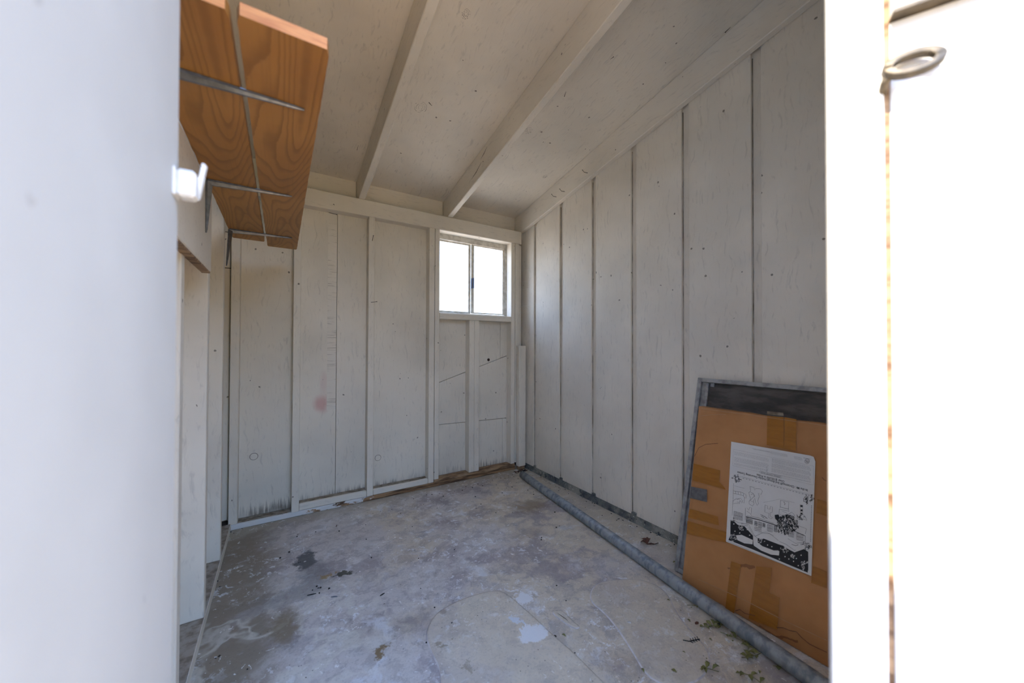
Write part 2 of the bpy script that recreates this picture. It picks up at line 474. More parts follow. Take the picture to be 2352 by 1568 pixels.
# floor
bm = bmesh.new()
hexa(bm, [(XLS - .05, YF - .05, -0.12), (1.66, YF - .05, -0.12), (1.66, 2.45, -0.12), (XLS - .05, 2.45, -0.12)],
     [(XLS - .05, YF - .05, 0), (1.66, YF - .05, 0), (1.66, 2.45, 0), (XLS - .05, 2.45, 0)])
floor = struct(link('floor', mesh_bm(bm), m_floor), 'stained grey and buff concrete slab floor of the shed', 'floor')

# raised skim coat with a soft rounded lip
def skim(name, pxs, h, wlip, parent):
    pts = [on(a, b, 2, 0) for a, b in pxs]
    # smooth the outline
    for _ in range(2):
        q = []
        for i in range(len(pts)):
            a, b = pts[i], pts[(i + 1) % len(pts)]
            q += [a * .75 + b * .25, a * .25 + b * .75]
        pts = q
    c = sum(pts, Vector()) / len(pts)
    bm = bmesh.new()
    rings = []
    for k, (off, z) in enumerate(((0, 0.0002), (wlip * .35, h * .75), (wlip, h), (wlip * 2.2, h * .55))):
        ring = []
        for i, p in enumerate(pts):
            t = (pts[(i + 1) % len(pts)] - pts[i - 1]).normalized()
            n = Vector((-t.y, t.x, 0))
            if n.dot(c - p) < 0: n = -n
            j = mnoise.noise(p * 9) * wlip * .3
            ring.append(bm.verts.new((p.x + n.x * (off + j), p.y + n.y * (off + j), z)))
        rings.append(ring)
    for A, B in zip(rings, rings[1:]):
        for i in range(len(A)):
            j = (i + 1) % len(A)
            bm.faces.new((A[i], A[j], B[j], B[i]))
    bm.faces.new(rings[-1])
    me = mesh_bm(bm, name, True)
    me.materials.append(m_patch); me.materials.append(m_lip)
    n_ = len(pts)
    for k, p in enumerate(me.polygons):
        if len(p.vertices) == 4 and min(me.vertices[v].co.z for v in p.vertices) < h * .3: p.material_index = 1
    return link(name, me, None, parent)
skim('skim_coat', [(975, 1450), (1000, 1408), (1060, 1376), (1130, 1356), (1165, 1362), (1230, 1420), (1290, 1475), (1345, 1525), (1420, 1600), (1300, 1700), (1000, 1640), (1015, 1545), (985, 1490)], 0.006, 0.009, floor)
skim('skim_coat', [(1262, 1405), (1290, 1398), (1318, 1428), (1335, 1440), (1322, 1446), (1296, 1432)], 0.003, 0.007, floor)
skim('skim_coat', [(1350, 1380), (1362, 1345), (1400, 1330), (1470, 1328), (1530, 1352), (1560, 1420), (1640, 1500), (1620, 1568), (1500, 1580), (1440, 1480), (1395, 1415)], 0.0025, 0.012, floor)

# ground outside
g0 = box('ground', -30, 30, -40, YF - .06, -0.16, -0.10, m_ground, None, 0)
struct(g0, 'pale paving outside the shed doorway', 'ground')
g1 = box('back_yard', -12, 14, 2.46, 16, -0.2, -0.12, m_yard, None, 0)
struct(g1, 'pale dry ground outside beyond the window wall', 'ground')


# a hedge across the yard, facing the doorway
bm = bmesh.new()
hx, hz = 60, 14
prof = [[None] * (hz + 1) for _ in range(hx + 1)]
for i in range(hx + 1):
    for j in range(hz + 1):
        a = math.pi * j / hz
        x = -9 + 20 * i / hx
        k = 1 + .22 * mnoise.noise(Vector((x * 1.3, a * 2.2, 4))) + .10 * mnoise.noise(Vector((x * 5, a * 7, 1)))
        prof[i][j] = bm.verts.new((x, -6.2 + .9 * k * math.cos(a), -.12 + 2.9 * k * math.sin(a) ** .6))
for i in range(hx):
    for j in range(hz):
        bm.faces.new((prof[i][j], prof[i + 1][j], prof[i + 1][j + 1], prof[i][j + 1]))
hedge = link('hedge', mesh_bm(bm), m_hedge)
tag(hedge, 'tall green hedge across the yard facing the shed doorway', 'hedge')

# ---------------------------------------------------------------- back wall
wall_back = struct(box('wall_back', XLS - .04, 1.66, 2.394, 2.404, 0.0, 1.12, m_gap_shade, None, 0), 'white painted back wall of bare studs and plywood panels', 'wall')
# the sheathing above the window line goes around the opening
box('sheathing', XLS - .04, 0.90, 2.394, 2.404, 1.12, 1.80, m_gap_shade, wall_back, 0)
box('sheathing', 1.48, 1.66, 2.394, 2.404, 1.12, 1.80, m_gap_shade, wall_back, 0)
box('sheathing', 0.90, 1.48, 2.394, 2.404, 1.735, 1.80, m_gap_shade, wall_back, 0)
box('siding_panel', XLS - .02, 0.2785, YS, 2.393, 0.030, 1.76, m_back, wall_back, 0.0008)
box('siding_panel', 0.2805, 0.898, YS, 2.393, 0.034, 1.76, m_back, wall_back, 0.0008)
def poly_panel(pts): return prism('siding_panel', [(x, YS, z) for x, z in pts], (0, 0.013, 0), m_back, wall_back, 0.0006)
poly_panel([(0.902, 0.681), (1.4145, 0.846), (1.4145, 1.135), (0.902, 1.135)])
poly_panel([(1.4175, 0.848), (1.478, 0.867), (1.478, 1.135), (1.4175, 1.135)])
poly_panel([(0.902, 0.397), (1.478, 0.385), (1.478, 0.863), (0.902, 0.6775)])
poly_panel([(0.902, 0.045), (1.438, 0.045), (1.438, 0.3825), (0.902, 0.394)])
poly_panel([(1.440, 0.045), (1.478, 0.045), (1.478, 0.382), (1.440, 0.3825)])
box('siding_panel', 1.48, 1.62, YS, 2.393, 0.03, 1.80, m_back, wall_back, 0.0006)

def ladder_paint():
    g = NT('cracked_joint_tape')
    n = g.noise(g.sc(g.tc, (9, 1, 150)), 1.0, 3, 0.6)
    c = g.mix(g.mul(g.mr(n, 0.56, 0.66), 0.55), (0.76, 0.70, 0.60), (0.36, 0.31, 0.25))
    return g.done(c, 0.65, normal=g.bump(n, 0.6, 0.001))
box('joint_tape', 0.230, 0.2775, YS - 0.0012, YS, 0.56, 1.66, ladder_paint(), wall_back, 0)

def stud(x0, x1, z0, z1, par=wall_back, y0=YB, y1=YS, m=m_paint_z):
    return box('stud', x0, x1, y0, y1, z0, z1, m, par, 0.0025)
stud(-0.217, -0.180, 0.028, 1.727)
stud(0.056, 0.092, 0.026, 1.727)
stud(0.445, 0.481, 0.028, 1.727)
stud(0.828, 0.8655, 0.030, 1.727)
stud(0.8685, 0.9005, 0.046, 1.727)
stud(1.124, 1.1635, 0.046, 1.122)
stud(1.1645, 1.204, 0.046, 1.122)
stud(1.474, 1.508, 0.046, 1.727)
stud(1.513, 1.549, 0.05, 1.727, y0=YB + .004)
stud(1.552, 1.585, 0.05, 1.727, y0=YB + .028)
box('corner_post', 1.519, 1.582, 2.272, 2.312, 0.030, 0.942, m_paint_z, wall_back, 0.003)
box('corner_post_foot', 1.524, 1.580, 2.278, 2.310, 0.0, 0.032, m_raw, wall_back, 0.004)
stud(-0.270, -0.224, 0.040, 1.727, y0=YB + .045)
box('top_plate', -0.270, 1.567, YB, 2.405, 1.727, 1.825, m_paint_x, wall_back, 0.003)
box('sill_plate', -0.22, 1.515, YB, 2.392, 0.0, 0.027, m_sill, wall_back, 0.004)
box('block', 0.093, 0.444, YB + .001, YB + .022, 0.0285, 0.064, m_paint_x, wall_back, 0.003)
box('block', 0.482, 0.827, YB + .001, YB + .022, 0.0285, 0.062, m_paint_x, wall_back, 0.003)
box('block_top', 0.093, 0.444, YB + .022, YS - .0005, 0.0285, 0.063, m_dirt, wall_back, 0.001)
box('block_top', 0.482, 0.827, YB + .022, YS - .0005, 0.0285, 0.061, m_dirt, wall_back, 0.001)
box('ledge_dust', -0.179, 0.055, YB + .012, YS - .0005, 0.027, 0.030, m_dirt, wall_back, 0.001)
box('raw_plate', 0.867, 1.51, YB - .003, YS - .0005, 0.0275, 0.045, m_raw, wall_back, 0.003)
box('header_block', -0.270, 0.386, 2.405, 2.43, 1.80, 1.985, m_paint_x, wall_back, 0.002)
box('header_block', 0.424, 0.956, 2.405, 2.43, 1.80, 1.98, m_paint_x, wall_back, 0.002)
box('header_block', 0.994, 1.564, 2.405, 2.43, 1.80, 1.98, m_paint_x, wall_back, 0.002)

box('fascia_board', XLS - .04, 1.66, 2.4305, 2.445, 1.78, 2.01, m_paint_x, wall_back, 0.001)
def disc(name, c, r, th, axis, mat, parent, seg=20):
    bm = bmesh.new()
    bmesh.ops.create_cone(bm, cap_ends=True, segments=seg, radius1=r, radius2=r, depth=th)
    rot = {'y': Matrix.Rotation(math.pi / 2, 4, 'X'), 'x': Matrix.Rotation(math.pi / 2, 4, 'Y'), 'z': Matrix.Identity(4)}[axis]
    bmesh.ops.transform(bm, matrix=Matrix.Translation(c) @ rot, verts=bm.verts)
    return link(name, mesh_bm(bm), mat, parent)
for px, py in ((583, 1048), (868, 1051)):
    p = on(px, py, 1, YS)
    disc('plug_ring', p, 0.019, 0.0012, 'y', m_void, wall_back)
    disc('hole_plug', p, 0.0172, 0.0026, 'y', m_back, wall_back)
p = on(1122, 826, 1, YS); disc('knot_hole', p, 0.011, 0.0012, 'y', m_void, wall_back)
p = on(1060, 813, 1, YS); disc('hole_plug', p, 0.012, 0.0012, 'y', m_back, wall_back)
p = on(911, 660, 1, YS); disc('hole_plug', p, 0.014, 0.001, 'y', m_back, wall_back)

# ---------------------------------------------------------------- window
win = struct(empty('window_1', (1.188, 2.40, 1.163)), 'small aluminium sliding window with two blown-out panes', 'window')
def wbox(name, x0, x1, y0, y1, z0, z1, m, par=None, b=0.0015):
    return box(name, x0 - 1.188, x1 - 1.188, y0 - 2.40, y1 - 2.40, z0 - 1.163, z1 - 1.163, m, par or win, b)
wbox('sill', 0.9005, 1.474, YB - .003, 2.39, 1.122, 1.163, m_paint_x, b=0.003)
wbox('frame_head', 0.898, 1.482, 2.392, 2.425, 1.690, 1.735, m_alu_w)
wbox('frame_base', 0.898, 1.482, 2.392, 2.425, 1.1635, 1.176, m_alu_w)
wbox('frame_jamb', 0.898, 0.915, 2.392, 2.425, 1.176, 1.690, m_alu_w)
wbox('frame_jamb', 1.462, 1.482, 2.392, 2.425, 1.176, 1.690, m_alu_w)
sl = wbox('sash', 0.918, 0.930, 2.408, 2.418, 1.178, 1.688, m_alu_w)
for a, b_, c_, d in ((1.158, 1.178, 1.178, 1.688), (0.930, 1.158, 1.178, 1.190), (0.930, 1.158, 1.678, 1.688)):
    wbox('sash_rail', a, b_, 2.408, 2.418, c_, d, m_alu_w, sl)
wbox('pane', 0.930, 1.158, 2.4118, 2.4142, 1.190, 1.678, m_glass, sl, 0)
sr = wbox('sash', 1.176, 1.200, 2.396, 2.406, 1.178, 1.688, m_alu_w)
for a, b_, c_, d in ((1.445, 1.461, 1.178, 1.688), (1.200, 1.445, 1.178, 1.188), (1.200, 1.445, 1.680, 1.688)):
    wbox('sash_rail', a, b_, 2.396, 2.406, c_, d, m_alu_w, sr)
wbox('pane', 1.200, 1.445, 2.3998, 2.4022, 1.188, 1.680, m_glass, sr, 0)
lt = wbox('latch', 1.172, 1.182, 2.388, 2.3955, 1.362, 1.436, m_latch, sr)
wbox('latch_lever', 1.186, 1.196, 2.386, 2.3955, 1.365, 1.440, m_latch, sr)

# ---------------------------------------------------------------- right wall
grooves = [2.196, 1.898, 1.597, 1.301, 1.006, 0.704, 0.402]
GW = 0.036
def yz_prism(name, y0, y1, zb, top, x0, x1, m, par, b=0.0):
    pts = [(x0, y0, zb), (x0, y1, zb), (x0, y1, top(y1)), (x0, y0, top(y0))]
    return prism(name, pts, (x1 - x0, 0, 0), m, par, b)
wall_right = struct(yz_prism('wall_right', YF, 2.394, 0.05, lambda y: ceil_z(y), XR + .014, XR + .024, m_right, None), 'white grooved plywood siding of the right wall', 'wall')
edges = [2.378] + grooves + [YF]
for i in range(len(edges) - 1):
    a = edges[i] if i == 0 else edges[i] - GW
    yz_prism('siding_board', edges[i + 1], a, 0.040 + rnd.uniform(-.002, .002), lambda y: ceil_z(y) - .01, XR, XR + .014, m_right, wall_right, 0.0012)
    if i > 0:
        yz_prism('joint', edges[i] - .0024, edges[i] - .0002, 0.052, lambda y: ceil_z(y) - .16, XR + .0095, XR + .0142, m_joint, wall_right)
curb = bmesh.new()
ny = 60
rows = []
for i in range(ny + 1):
    y = YF + (2.38 - YF) * i / ny
    j = mnoise.noise(Vector((y * 7, 3, 0))) * .006
    rows.append([curb.verts.new(q) for q in ((XR - .008 + j, y, -0.01), (XR - .001 + j * .6, y, 0.012), (XR + .004, y, 0.049), (XR + .03, y, 0.049), (XR + .03, y, -0.01))])
for A, B in zip(rows, rows[1:]):
    for k in range(5):
        curb.faces.new((A[k], A[(k + 1) % 5], B[(k + 1) % 5], B[k]))
curb.faces.new(rows[0]); curb.faces.new(rows[-1][::-1])
link('concrete_curb', mesh_bm(curb), m_curb, wall_right)

# ---------------------------------------------------------------- ceiling and rafters
bm = bmesh.new()
x0, x1, ya, yb = XLS - .05, 1.68, YF - .08, 2.47
hexa(bm, [(x0, ya, ceil_z(ya)), (x1, ya, ceil_z(ya)), (x1, yb, ceil_z(yb)), (x0, yb, ceil_z(yb))],
     [(x0, ya, ceil_z(ya) + .02), (x1, ya, ceil_z(ya) + .02), (x1, yb, ceil_z(yb) + .02), (x0, yb, ceil_z(yb) + .02)])
ceiling = struct(link('ceiling', mesh_bm(bm), m_ceil), 'sloping white painted roof boarding seen between rafters', 'ceiling')
for xa, xb in ((-0.232, -0.195), (0.387, 0.423), (0.957, 0.993), (1.565, 1.5975)):
    yb2 = 2.404 if xa < 1.5 else 2.4295
    bm = bmesh.new()
    hexa(bm, [(xa, YF + .02, raf_z(YF + .02)), (xb, YF + .02, raf_z(YF + .02)), (xb, 2.316, raf_z(2.316) + .0005), (xa, 2.316, raf_z(2.316) + .0005)],
         [(xa, YF + .02, ceil_z(YF + .02)), (xb, YF + .02, ceil_z(YF + .02)), (xb, 2.316, ceil_z(2.316)), (xa, 2.316, ceil_z(2.316))])
    bev(bm, .003)
    # bird's mouth: the rafter carries on over the plate
    hexa(bm, [(xa + .001, 2.316, 1.8255), (xb - .001, 2.316, 1.8255), (xb - .001, yb2, 1.8255), (xa + .001, yb2, 1.8255)],
         [(xa + .001, 2.316, ceil_z(2.316)), (xb - .001, 2.316, ceil_z(2.316)), (xb - .001, yb2, ceil_z(yb2)), (xa + .001, yb2, ceil_z(yb2))])
    link('rafter', mesh_bm(bm), m_rafter, ceiling)

cn = Vector((0, SL, 1)).normalized(); cp0 = Vector((0, 2.315, ceil_z(2.315)))
def ceil_pt(px, py): return onp(px, py, cp0, cn)
for px, py, r in ((966, 246, .034), (1214, 300, .024), (1252, 405, .016), (1070, 32, .018)):
    bm = bmesh.new()
    for k in range(3):
        rr_ = r * (1 - .3 * k); n_ = 26
        ring = []
        for i in range(n_):
            t = 2 * math.pi * i / n_
            q = rr_ * (1 + .14 * mnoise.noise(Vector((math.cos(t) * 2 + px, math.sin(t) * 2, k))))
            ring.append((q * .8 * math.cos(t), q * math.sin(t)))
        for i in range(n_):
            if rnd.random() < .35: continue
            a, b = Vector((*ring[i], 0)), Vector((*ring[(i + 1) % n_], 0))
            d_ = (b - a).normalized() * .0002; w_ = Vector((-d_.y, d_.x, 0)) * 4
            vv = [bm.verts.new(q) for q in (a - w_, b - w_, b + w_, a + w_)]
            bm.faces.new(vv)
    o = link('knot', mesh_bm(bm), m_joint, ceiling, ceil_pt(px, py) - cn * .0006)
    o.rotation_euler = (-math.atan(SL), 0, 0); o['kind'] = 'stuff'
for (a, b, w_) in (((985, 235), (992, 243), .004), ((1296, 222), (1300, 210), .003), ((1410, 130), (1402, 136), .003), ((1665, 75), (1678, 62), .004), ((820, 345), (823, 333), .002)):
    P_, Q_ = ceil_pt(*a), ceil_pt(*b)
    sd_ = (Q_ - P_).cross(cn).normalized() * w_ / 2
    prism('split', [P_ - sd_, Q_ - sd_ * .3, Q_ + sd_ * .3, P_ + sd_], -cn * .0006, m_void, ceiling)
for pts_ in ([(1083, 412), (1094, 395), (1106, 372)], [(1104, 366), (1112, 352), (1119, 336)]):
    c3 = [on(*q, 0, .957) for q in pts_]
    up_ = Vector((0, 0, .0022))
    prism('crack', [c3[0], c3[1] - up_, c3[2], c3[1] + up_], (-.0006, 0, 0), m_void, ceiling)

# ---------------------------------------------------------------- left wall
wall_left = struct(yz_prism('wall_left', YF, 2.394, 0.0, lambda y: ceil_z(y), XLS - .02, XLS, m_paint_z, None), 'white left wall with open studs and a dusty sole plate', 'wall')
box('sole_plate', XLS, XL, YF + .01, YB - .003, 0.0, 0.037, m_dirtplate, wall_left, 0.002)
box('plate_edge', XL, XL + .0015, YF + .01, YB - .003, 0.0, 0.036, m_paint_x, wall_left, 0)
for y in (0.40, 0.79, 1.180, 1.565, 1.945):
    box('stud', XLS, XL, y, y + .038, 0.0375, raf_z(y) - .03, m_paint_z, wall_left, 0.0025)
box('top_plate', XLS, XL, YF, 2.31, 1.70, 1.735, m_paint_x, wall_left, 0.002)
led = box('ledger_board', XL, XL + .020, 0.70, 1.467, 1.172, 1.421, m_paint_x, wall_left, 0.0025)
box('raw_edge', XL - .003, XL + .018, 0.70, 1.465, 1.166, 1.172, m_raw, wall_left, 0.001)

# ---------------------------------------------------------------- front wall (behind the camera)
wall_front = struct(yz_prism('wall_front', YF - .02, YF, 0.0, lambda y: ceil_z(y), XLS - .02, -0.146, m_paint_z, None), 'white front wall of the shed around its doorway', 'wall')
box('wall_panel', 0.672, 1.62, YF - .02, YF, 0.0, 2.36, m_paint_z, wall_front, 0)
box('door_header', -0.146, 0.672, YF - .02, YF, 2.04, 2.36, m_paint_z, wall_front, 0)

box('door_jamb', 0.626, 0.680, YF - .045, YF - .02, 0.0, 2.36, m_paint_z, wall_front, 0)

# ---------------------------------------------------------------- right door leaf (bright)
FR = CAM + ray(1904, 784) * 0.45
e_r = Vector((0.41, -0.91, 0)).normalized()         # from the free edge back to the hinge
n_r = Vector((0.91, 0.41, 0)).normalized()          # into the leaf
rot_r = math.atan2(e_r.y, e_r.x)
door_r = struct(empty('door_1', (FR.x, FR.y, 0), (0, 0, rot_r)), 'sunlit white door leaf with iron eye standing ajar', 'door')
# local axes: x = e_r, y = +90deg turn of e_r ; into leaf = local +y if n_r matches
sgn = 1 if Vector((-e_r.y, e_r.x, 0)).dot(n_r) > 0 else -1
def dbox(name, a0, a1, d0, d1, z0, z1, m, par, b=0.002):
    y0, y1 = sorted((sgn * d0, sgn * d1))
    return box(name, a0, a1, y0, y1, z0, z1, m, par, b)
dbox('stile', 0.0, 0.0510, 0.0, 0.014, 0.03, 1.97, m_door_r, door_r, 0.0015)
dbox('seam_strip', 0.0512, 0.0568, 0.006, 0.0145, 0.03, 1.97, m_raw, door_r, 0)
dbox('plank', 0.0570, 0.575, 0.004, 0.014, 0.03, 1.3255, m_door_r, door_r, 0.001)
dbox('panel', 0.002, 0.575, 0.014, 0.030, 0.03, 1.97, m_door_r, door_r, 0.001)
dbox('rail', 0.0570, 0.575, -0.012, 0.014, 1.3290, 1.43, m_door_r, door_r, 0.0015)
dbox('rail_edge', 0.0570, 0.575, -0.0115, 0.014, 1.3262, 1.3290, m_rust, door_r, 0)
# iron eye screwed into the seam
def ring_mesh(A, B, w, th, seg=36):
    bm = bmesh.new()
    rr = []
    for k in range(seg):
        t = 2 * math.pi * k / seg
        c, s = math.cos(t), math.sin(t)
        rr.append([bm.verts.new(q) for q in ((A * c, B * s, -th / 2), (A * c, B * s, th / 2), ((A - w) * c, (B - w) * s, th / 2), ((A - w) * c, (B - w) * s, -th / 2))])
    for k in range(seg):
        P, Q = rr[k], rr[(k + 1) % seg]
        for i in range(4):
            bm.faces.new((P[i], P[(i + 1) % 4], Q[(i + 1) % 4], Q[i]))
    bev(bm, 0.0012)
    return mesh_bm(bm, 'ring', True)
eye = link('door_eye', ring_mesh(0.0255, 0.0180, 0.0088, 0.009), m_rust, door_r, (0.0725, -sgn * 0.008, 1.263))
eye.rotation_euler = (math.pi / 2 - sgn * 0.35, 0, 0)
bm = bmesh.new(); tube(bm, [(0.050, sgn * 0.004, 1.243), (0.050, -sgn * 0.006, 1.250), (0.054, -sgn * 0.010, 1.258)], 0.004, 10)
link('eye_shank', mesh_bm(bm, 's', True), m_rust, door_r)

# ---------------------------------------------------------------- left door leaf (shaded)
FLp = CAM + ray(405, 784) * 0.42
e_l = Vector((-0.03, -1, 0)).normalized()
rot_l = math.atan2(e_l.y, e_l.x)
door_l = struct(empty('door_2', (FLp.x, FLp.y, 0), (0, 0, rot_l)), 'plain pale door leaf in shade with white latch', 'door')
sgl = 1 if Vector((-e_l.y, e_l.x, 0)).x < 0 else -1     # +local y should point to -x (into the leaf)
bm = bmesh.new()
nz = 40
rows = []
for i in range(nz + 1):
    z = 0.03 + (1.95 - 0.03) * i / nz
    bow = 0.004 * ((z - 0.80) / 0.6) ** 2 if abs(z - .8) < .95 else 0.010
    e = -0.0 + bow + mnoise.noise(Vector((z * 14, 7, 0))) * 0.0007
    y1 = sgl * 0.0
    rows.append([bm.verts.new(q) for q in ((e, sgl * 0.0015, z), (e + .0015, 0, z), (0.90, 0, z), (0.90, sgl * .028, z), (e, sgl * .028, z))])
for A, B in zip(rows, rows[1:]):
    for k in range(5):
        bm.faces.new((A[k], A[(k + 1) % 5], B[(k + 1) % 5], B[k]))
bm.faces.new(rows[0]); bm.faces.new(rows[-1][::-1])
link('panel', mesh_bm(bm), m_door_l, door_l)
def lbox(name, a0, a1, d0, d1, z0, z1, m, b=0.0015):
    y0, y1 = sorted((-sgl * d0, -sgl * d1))
    return box(name, a0, a1, y0, y1, z0, z1, m, door_l, b)
zc = (FLp.z + 0.0)
lbox('latch_plate', 0.003, 0.026, 0.0, 0.002, 1.110, 1.142, m_whitemetal)
lt2 = lbox('latch_body', 0.001, 0.022, 0.002, 0.019, 1.111, 1.142, m_whitemetal, 0.003)
bm = bmesh.new()
hexa(bm, [(-.004, -sgl * .016, 1.116), (.004, -sgl * .014, 1.116), (.004, -sgl * .021, 1.160), (-.002, -sgl * .023, 1.160)],
     [(-.004, -sgl * .019, 1.116), (.004, -sgl * .018, 1.116), (.004, -sgl * .025, 1.158), (-.002, -sgl * .026, 1.158)])
bev(bm, .0008)
link('latch_tab', mesh_bm(bm), m_whitemetal, door_l)

# ---------------------------------------------------------------- shelf
ZS = 1.4225
def shelf(label, x0, x1, y0, y1, seed):
    o = empty('shelf_board', ((x0 + x1) / 2, (y0 + y1) / 2, ZS))
    w, l, th = (x1 - x0) / 2, (y1 - y0) / 2, 0.019
    bm = bmesh.new()
    r = random.Random(seed)
    n = 90
    ring = []
    for i in range(n + 1):
        y = -l + 2 * l * i / n
        cut = 0.004 if i in (0, n) else 0
        j = (mnoise.noise(Vector((y * 24, seed, 0))) * .0012)
        j2 = (mnoise.noise(Vector((y * 24, seed + 5, 0))) * .0012)
        ring.append([bm.verts.new(q) for q in ((-w + cut + j, y, 0), (w - cut + j2, y, 0), (w - cut + j2, y, th), (-w + cut + j, y, th))])
    for A, B in zip(ring, ring[1:]):
        for k in range(4):
            bm.faces.new((A[k], A[(k + 1) % 4], B[(k + 1) % 4], B[k]))
    bm.faces.new(ring[0]); bm.faces.new(ring[-1][::-1])
    me = mesh_bm(bm)
    me.materials.append(m_wood); me.materials.append(m_endgrain)
    for p in me.polygons:
        if abs(p.normal.y) > .6 and p.area > 1e-4: p.material_index = 1
    b = link('board', me, None, o)
    tag(o, label, 'shelf', 'pair of shelf boards')
    return o
shelf('narrow brown pine shelf board against the left wall', -0.187, -0.0680, 0.652, 2.035, 3)
shelf('brown pine shelf board on the room side of the shelf', -0.0590, 0.0630, 0.652, 2.115, 8)

def bracket(y, xt, leg_len, tilt, label, mount_x=-0.1865):
    o = empty('shelf_bracket', (mount_x, y, ZS - .001))
    L = xt - mount_x
    # arm: tapering flange with a rounded rib below
    def taper(bm, P, u, v, n, w0, w1, t, rib0, rib1, length):
        k = 14
        sec = []
        for i in range(k + 1):
            f = i / k
            c = P + u * (length * f)
            w = w0 + (w1 - w0) * f
            rb = rib0 + (rib1 - rib0) * f
            if i == k: w *= .55; rb *= .5
            s = [c + v * w / 2, c + v * w / 2 + n * t, c + v * w * .28 + n * (t + rb * .15), c + v * w * .14 + n * (t + rb), c - v * w * .14 + n * (t + rb), c - v * w * .28 + n * (t + rb * .15), c - v * w / 2 + n * t, c - v * w / 2]
            sec.append([bm.verts.new(q) for q in s])
        for A, B in zip(sec, sec[1:]):
            for q in range(8):
                bm.faces.new((A[q], A[(q + 1) % 8], B[(q + 1) % 8], B[q]))
        bm.faces.new(sec[0]); bm.faces.new(sec[-1][::-1])
    X, Y, Z = Vector((1, 0, 0)), Vector((0, 1, 0)), Vector((0, 0, 1))
    bm = bmesh.new(); taper(bm, Vector((.004, 0, 0)), X, Y, -Z, .024, .010, .002, .013, .002, L - .004)
    arm = link('arm', mesh_bm(bm), m_steel, o)
    bm = bmesh.new()
    u = (-Z + Y * tilt).normalized()
    taper(bm, Vector((0, 0, -.004)), u, Y, X, .024, .008, .002, .013, .002, leg_len)
    link('leg', mesh_bm(bm), m_steel, o)
    # round web at the corner
    bm = bmesh.new()
    pts = []
    R = 0.030
    for i in range(9):
        a = math.pi / 2 * i / 8
        pts.append(Vector((R - R * math.sin(a), 0, -R + R * math.cos(a))))
    prof = [Vector((0.0015, 0, -.0015))] + pts
    f = [bm.verts.new(p + Y * .004) for p in prof]; b = [bm.verts.new(p - Y * .004) for p in prof]
    bm.faces.new(f); bm.faces.new(b[::-1])
    for i in range(len(prof)):
        j = (i + 1) % len(prof)
        bm.faces.new((f[i], b[i], b[j], f[j]))
    link('web', mesh_bm(bm), m_steel, o)
    bm = bmesh.new(); bmesh.ops.create_uvsphere(bm, u_segments=10, v_segments=6, radius=.004)
    link('screw', mesh_bm(bm, 's', True), m_steel, arm, (.030, .006, -.003))
    tag(o, label, 'bracket', 'steel shelf brackets')
    return o
bracket(0.842, 0.036, 0.16, 0, 'grey steel bracket under the open end of the shelf by the door')
bracket(1.356, 0.026, 0.15, 0, 'grey steel bracket under the middle of the shelf, screwed to the white ledger')
b3 = bracket(1.885, 0.038, 0.175, -0.42, 'grey steel bracket under the shelf end next to the back wall')

# ---------------------------------------------------------------- pipe on the floor
pa, pb = Vector((1.458, 2.135, 0.0245)), Vector((1.215, 0.14, 0.0245))
pipe = empty('galvanised_pipe', (pa + pb) / 2 - Vector((0, 0, .0245)))
d = (pb - pa).normalized()
bm = bmesh.new()
seg = 24; ro, ri = .0243, .0205
side = d.cross(Vector((0, 0, 1))).normalized(); upv = side.cross(d)
rings = []
base = pipe.location
for p, r in ((pa, ri), (pa, ro)) + tuple((pa.lerp(pb, t / 12), ro) for t in range(1, 12)) + ((pb, ro), (pb, ri)):
    rings.append([bm.verts.new(p - base + (side * math.cos(2 * math.pi * k / seg) + upv * math.sin(2 * math.pi * k / seg)) * r) for k in range(seg)])
rings.append(rings[0])
for A, B in zip(rings, rings[1:]):
    for k in range(seg):
        bm.faces.new((A[k], A[(k + 1) % seg], B[(k + 1) % seg], B[k]))
link('tube', mesh_bm(bm, 'tube', True), m_pipe, pipe)
tag(pipe, 'long dull galvanised steel pipe lying on the floor along the right wall', 'pipe')

# ---------------------------------------------------------------- leaning screen and cardboard box
KL = 0.2266
nrm = Vector((-1, 0, KL)).normalized()           # out of the leaning planes towards the room
upd = Vector((KL, 0, 1)).normalized()            # up the slope
yd = Vector((0, -1, 0))                          # towards the doorway
scr0 = Vector((1.4035, 0.917, 0.003))
scr = empty('window_screen', scr0)
scr.rotation_mode = 'QUATERNION'
ML = Matrix((yd, upd, nrm)).transposed()          # local x,y,z = yd, upd, nrm
scr.rotation_quaternion = ML.to_quaternion()
HS, WS = 0.818, 0.66
box('frame_stile', 0, 0.017, 0, HS, -.012, 0.006, m_alu, scr, .0015)
box('frame_stile', WS - .017, WS, 0, HS, -.012, 0.006, m_alu, scr, .0015)
box('frame_rail', 0.0172, WS - .0172, HS - .017, HS, -.012, 0.006, m_alu, scr, .0015)
box('frame_rail', 0.0172, WS - .0172, 0, 0.017, -.012, 0.006, m_alu, scr, .0015)
box('inner_strip', 0.0175, 0.036, 0.018, HS - .018, -.012, -0.006, m_alu, scr, .001)
box('inner_stile', 0.0365, 0.048, 0.018, HS - .018, -.012, -0.001, m_alu, scr, .001)
box('mesh_sheet', 0.0485, WS - .018, 0.018, HS - .018, -.011, -0.0095, m_mesh, scr, 0)
box('corner_clip', 0.056, 0.071, HS - .034, HS - .0175, -.009, -0.0005, m_alu, scr, .001)
tag(scr, 'aluminium framed window screen leaning on the right wall behind the cardboard box', 'window screen')

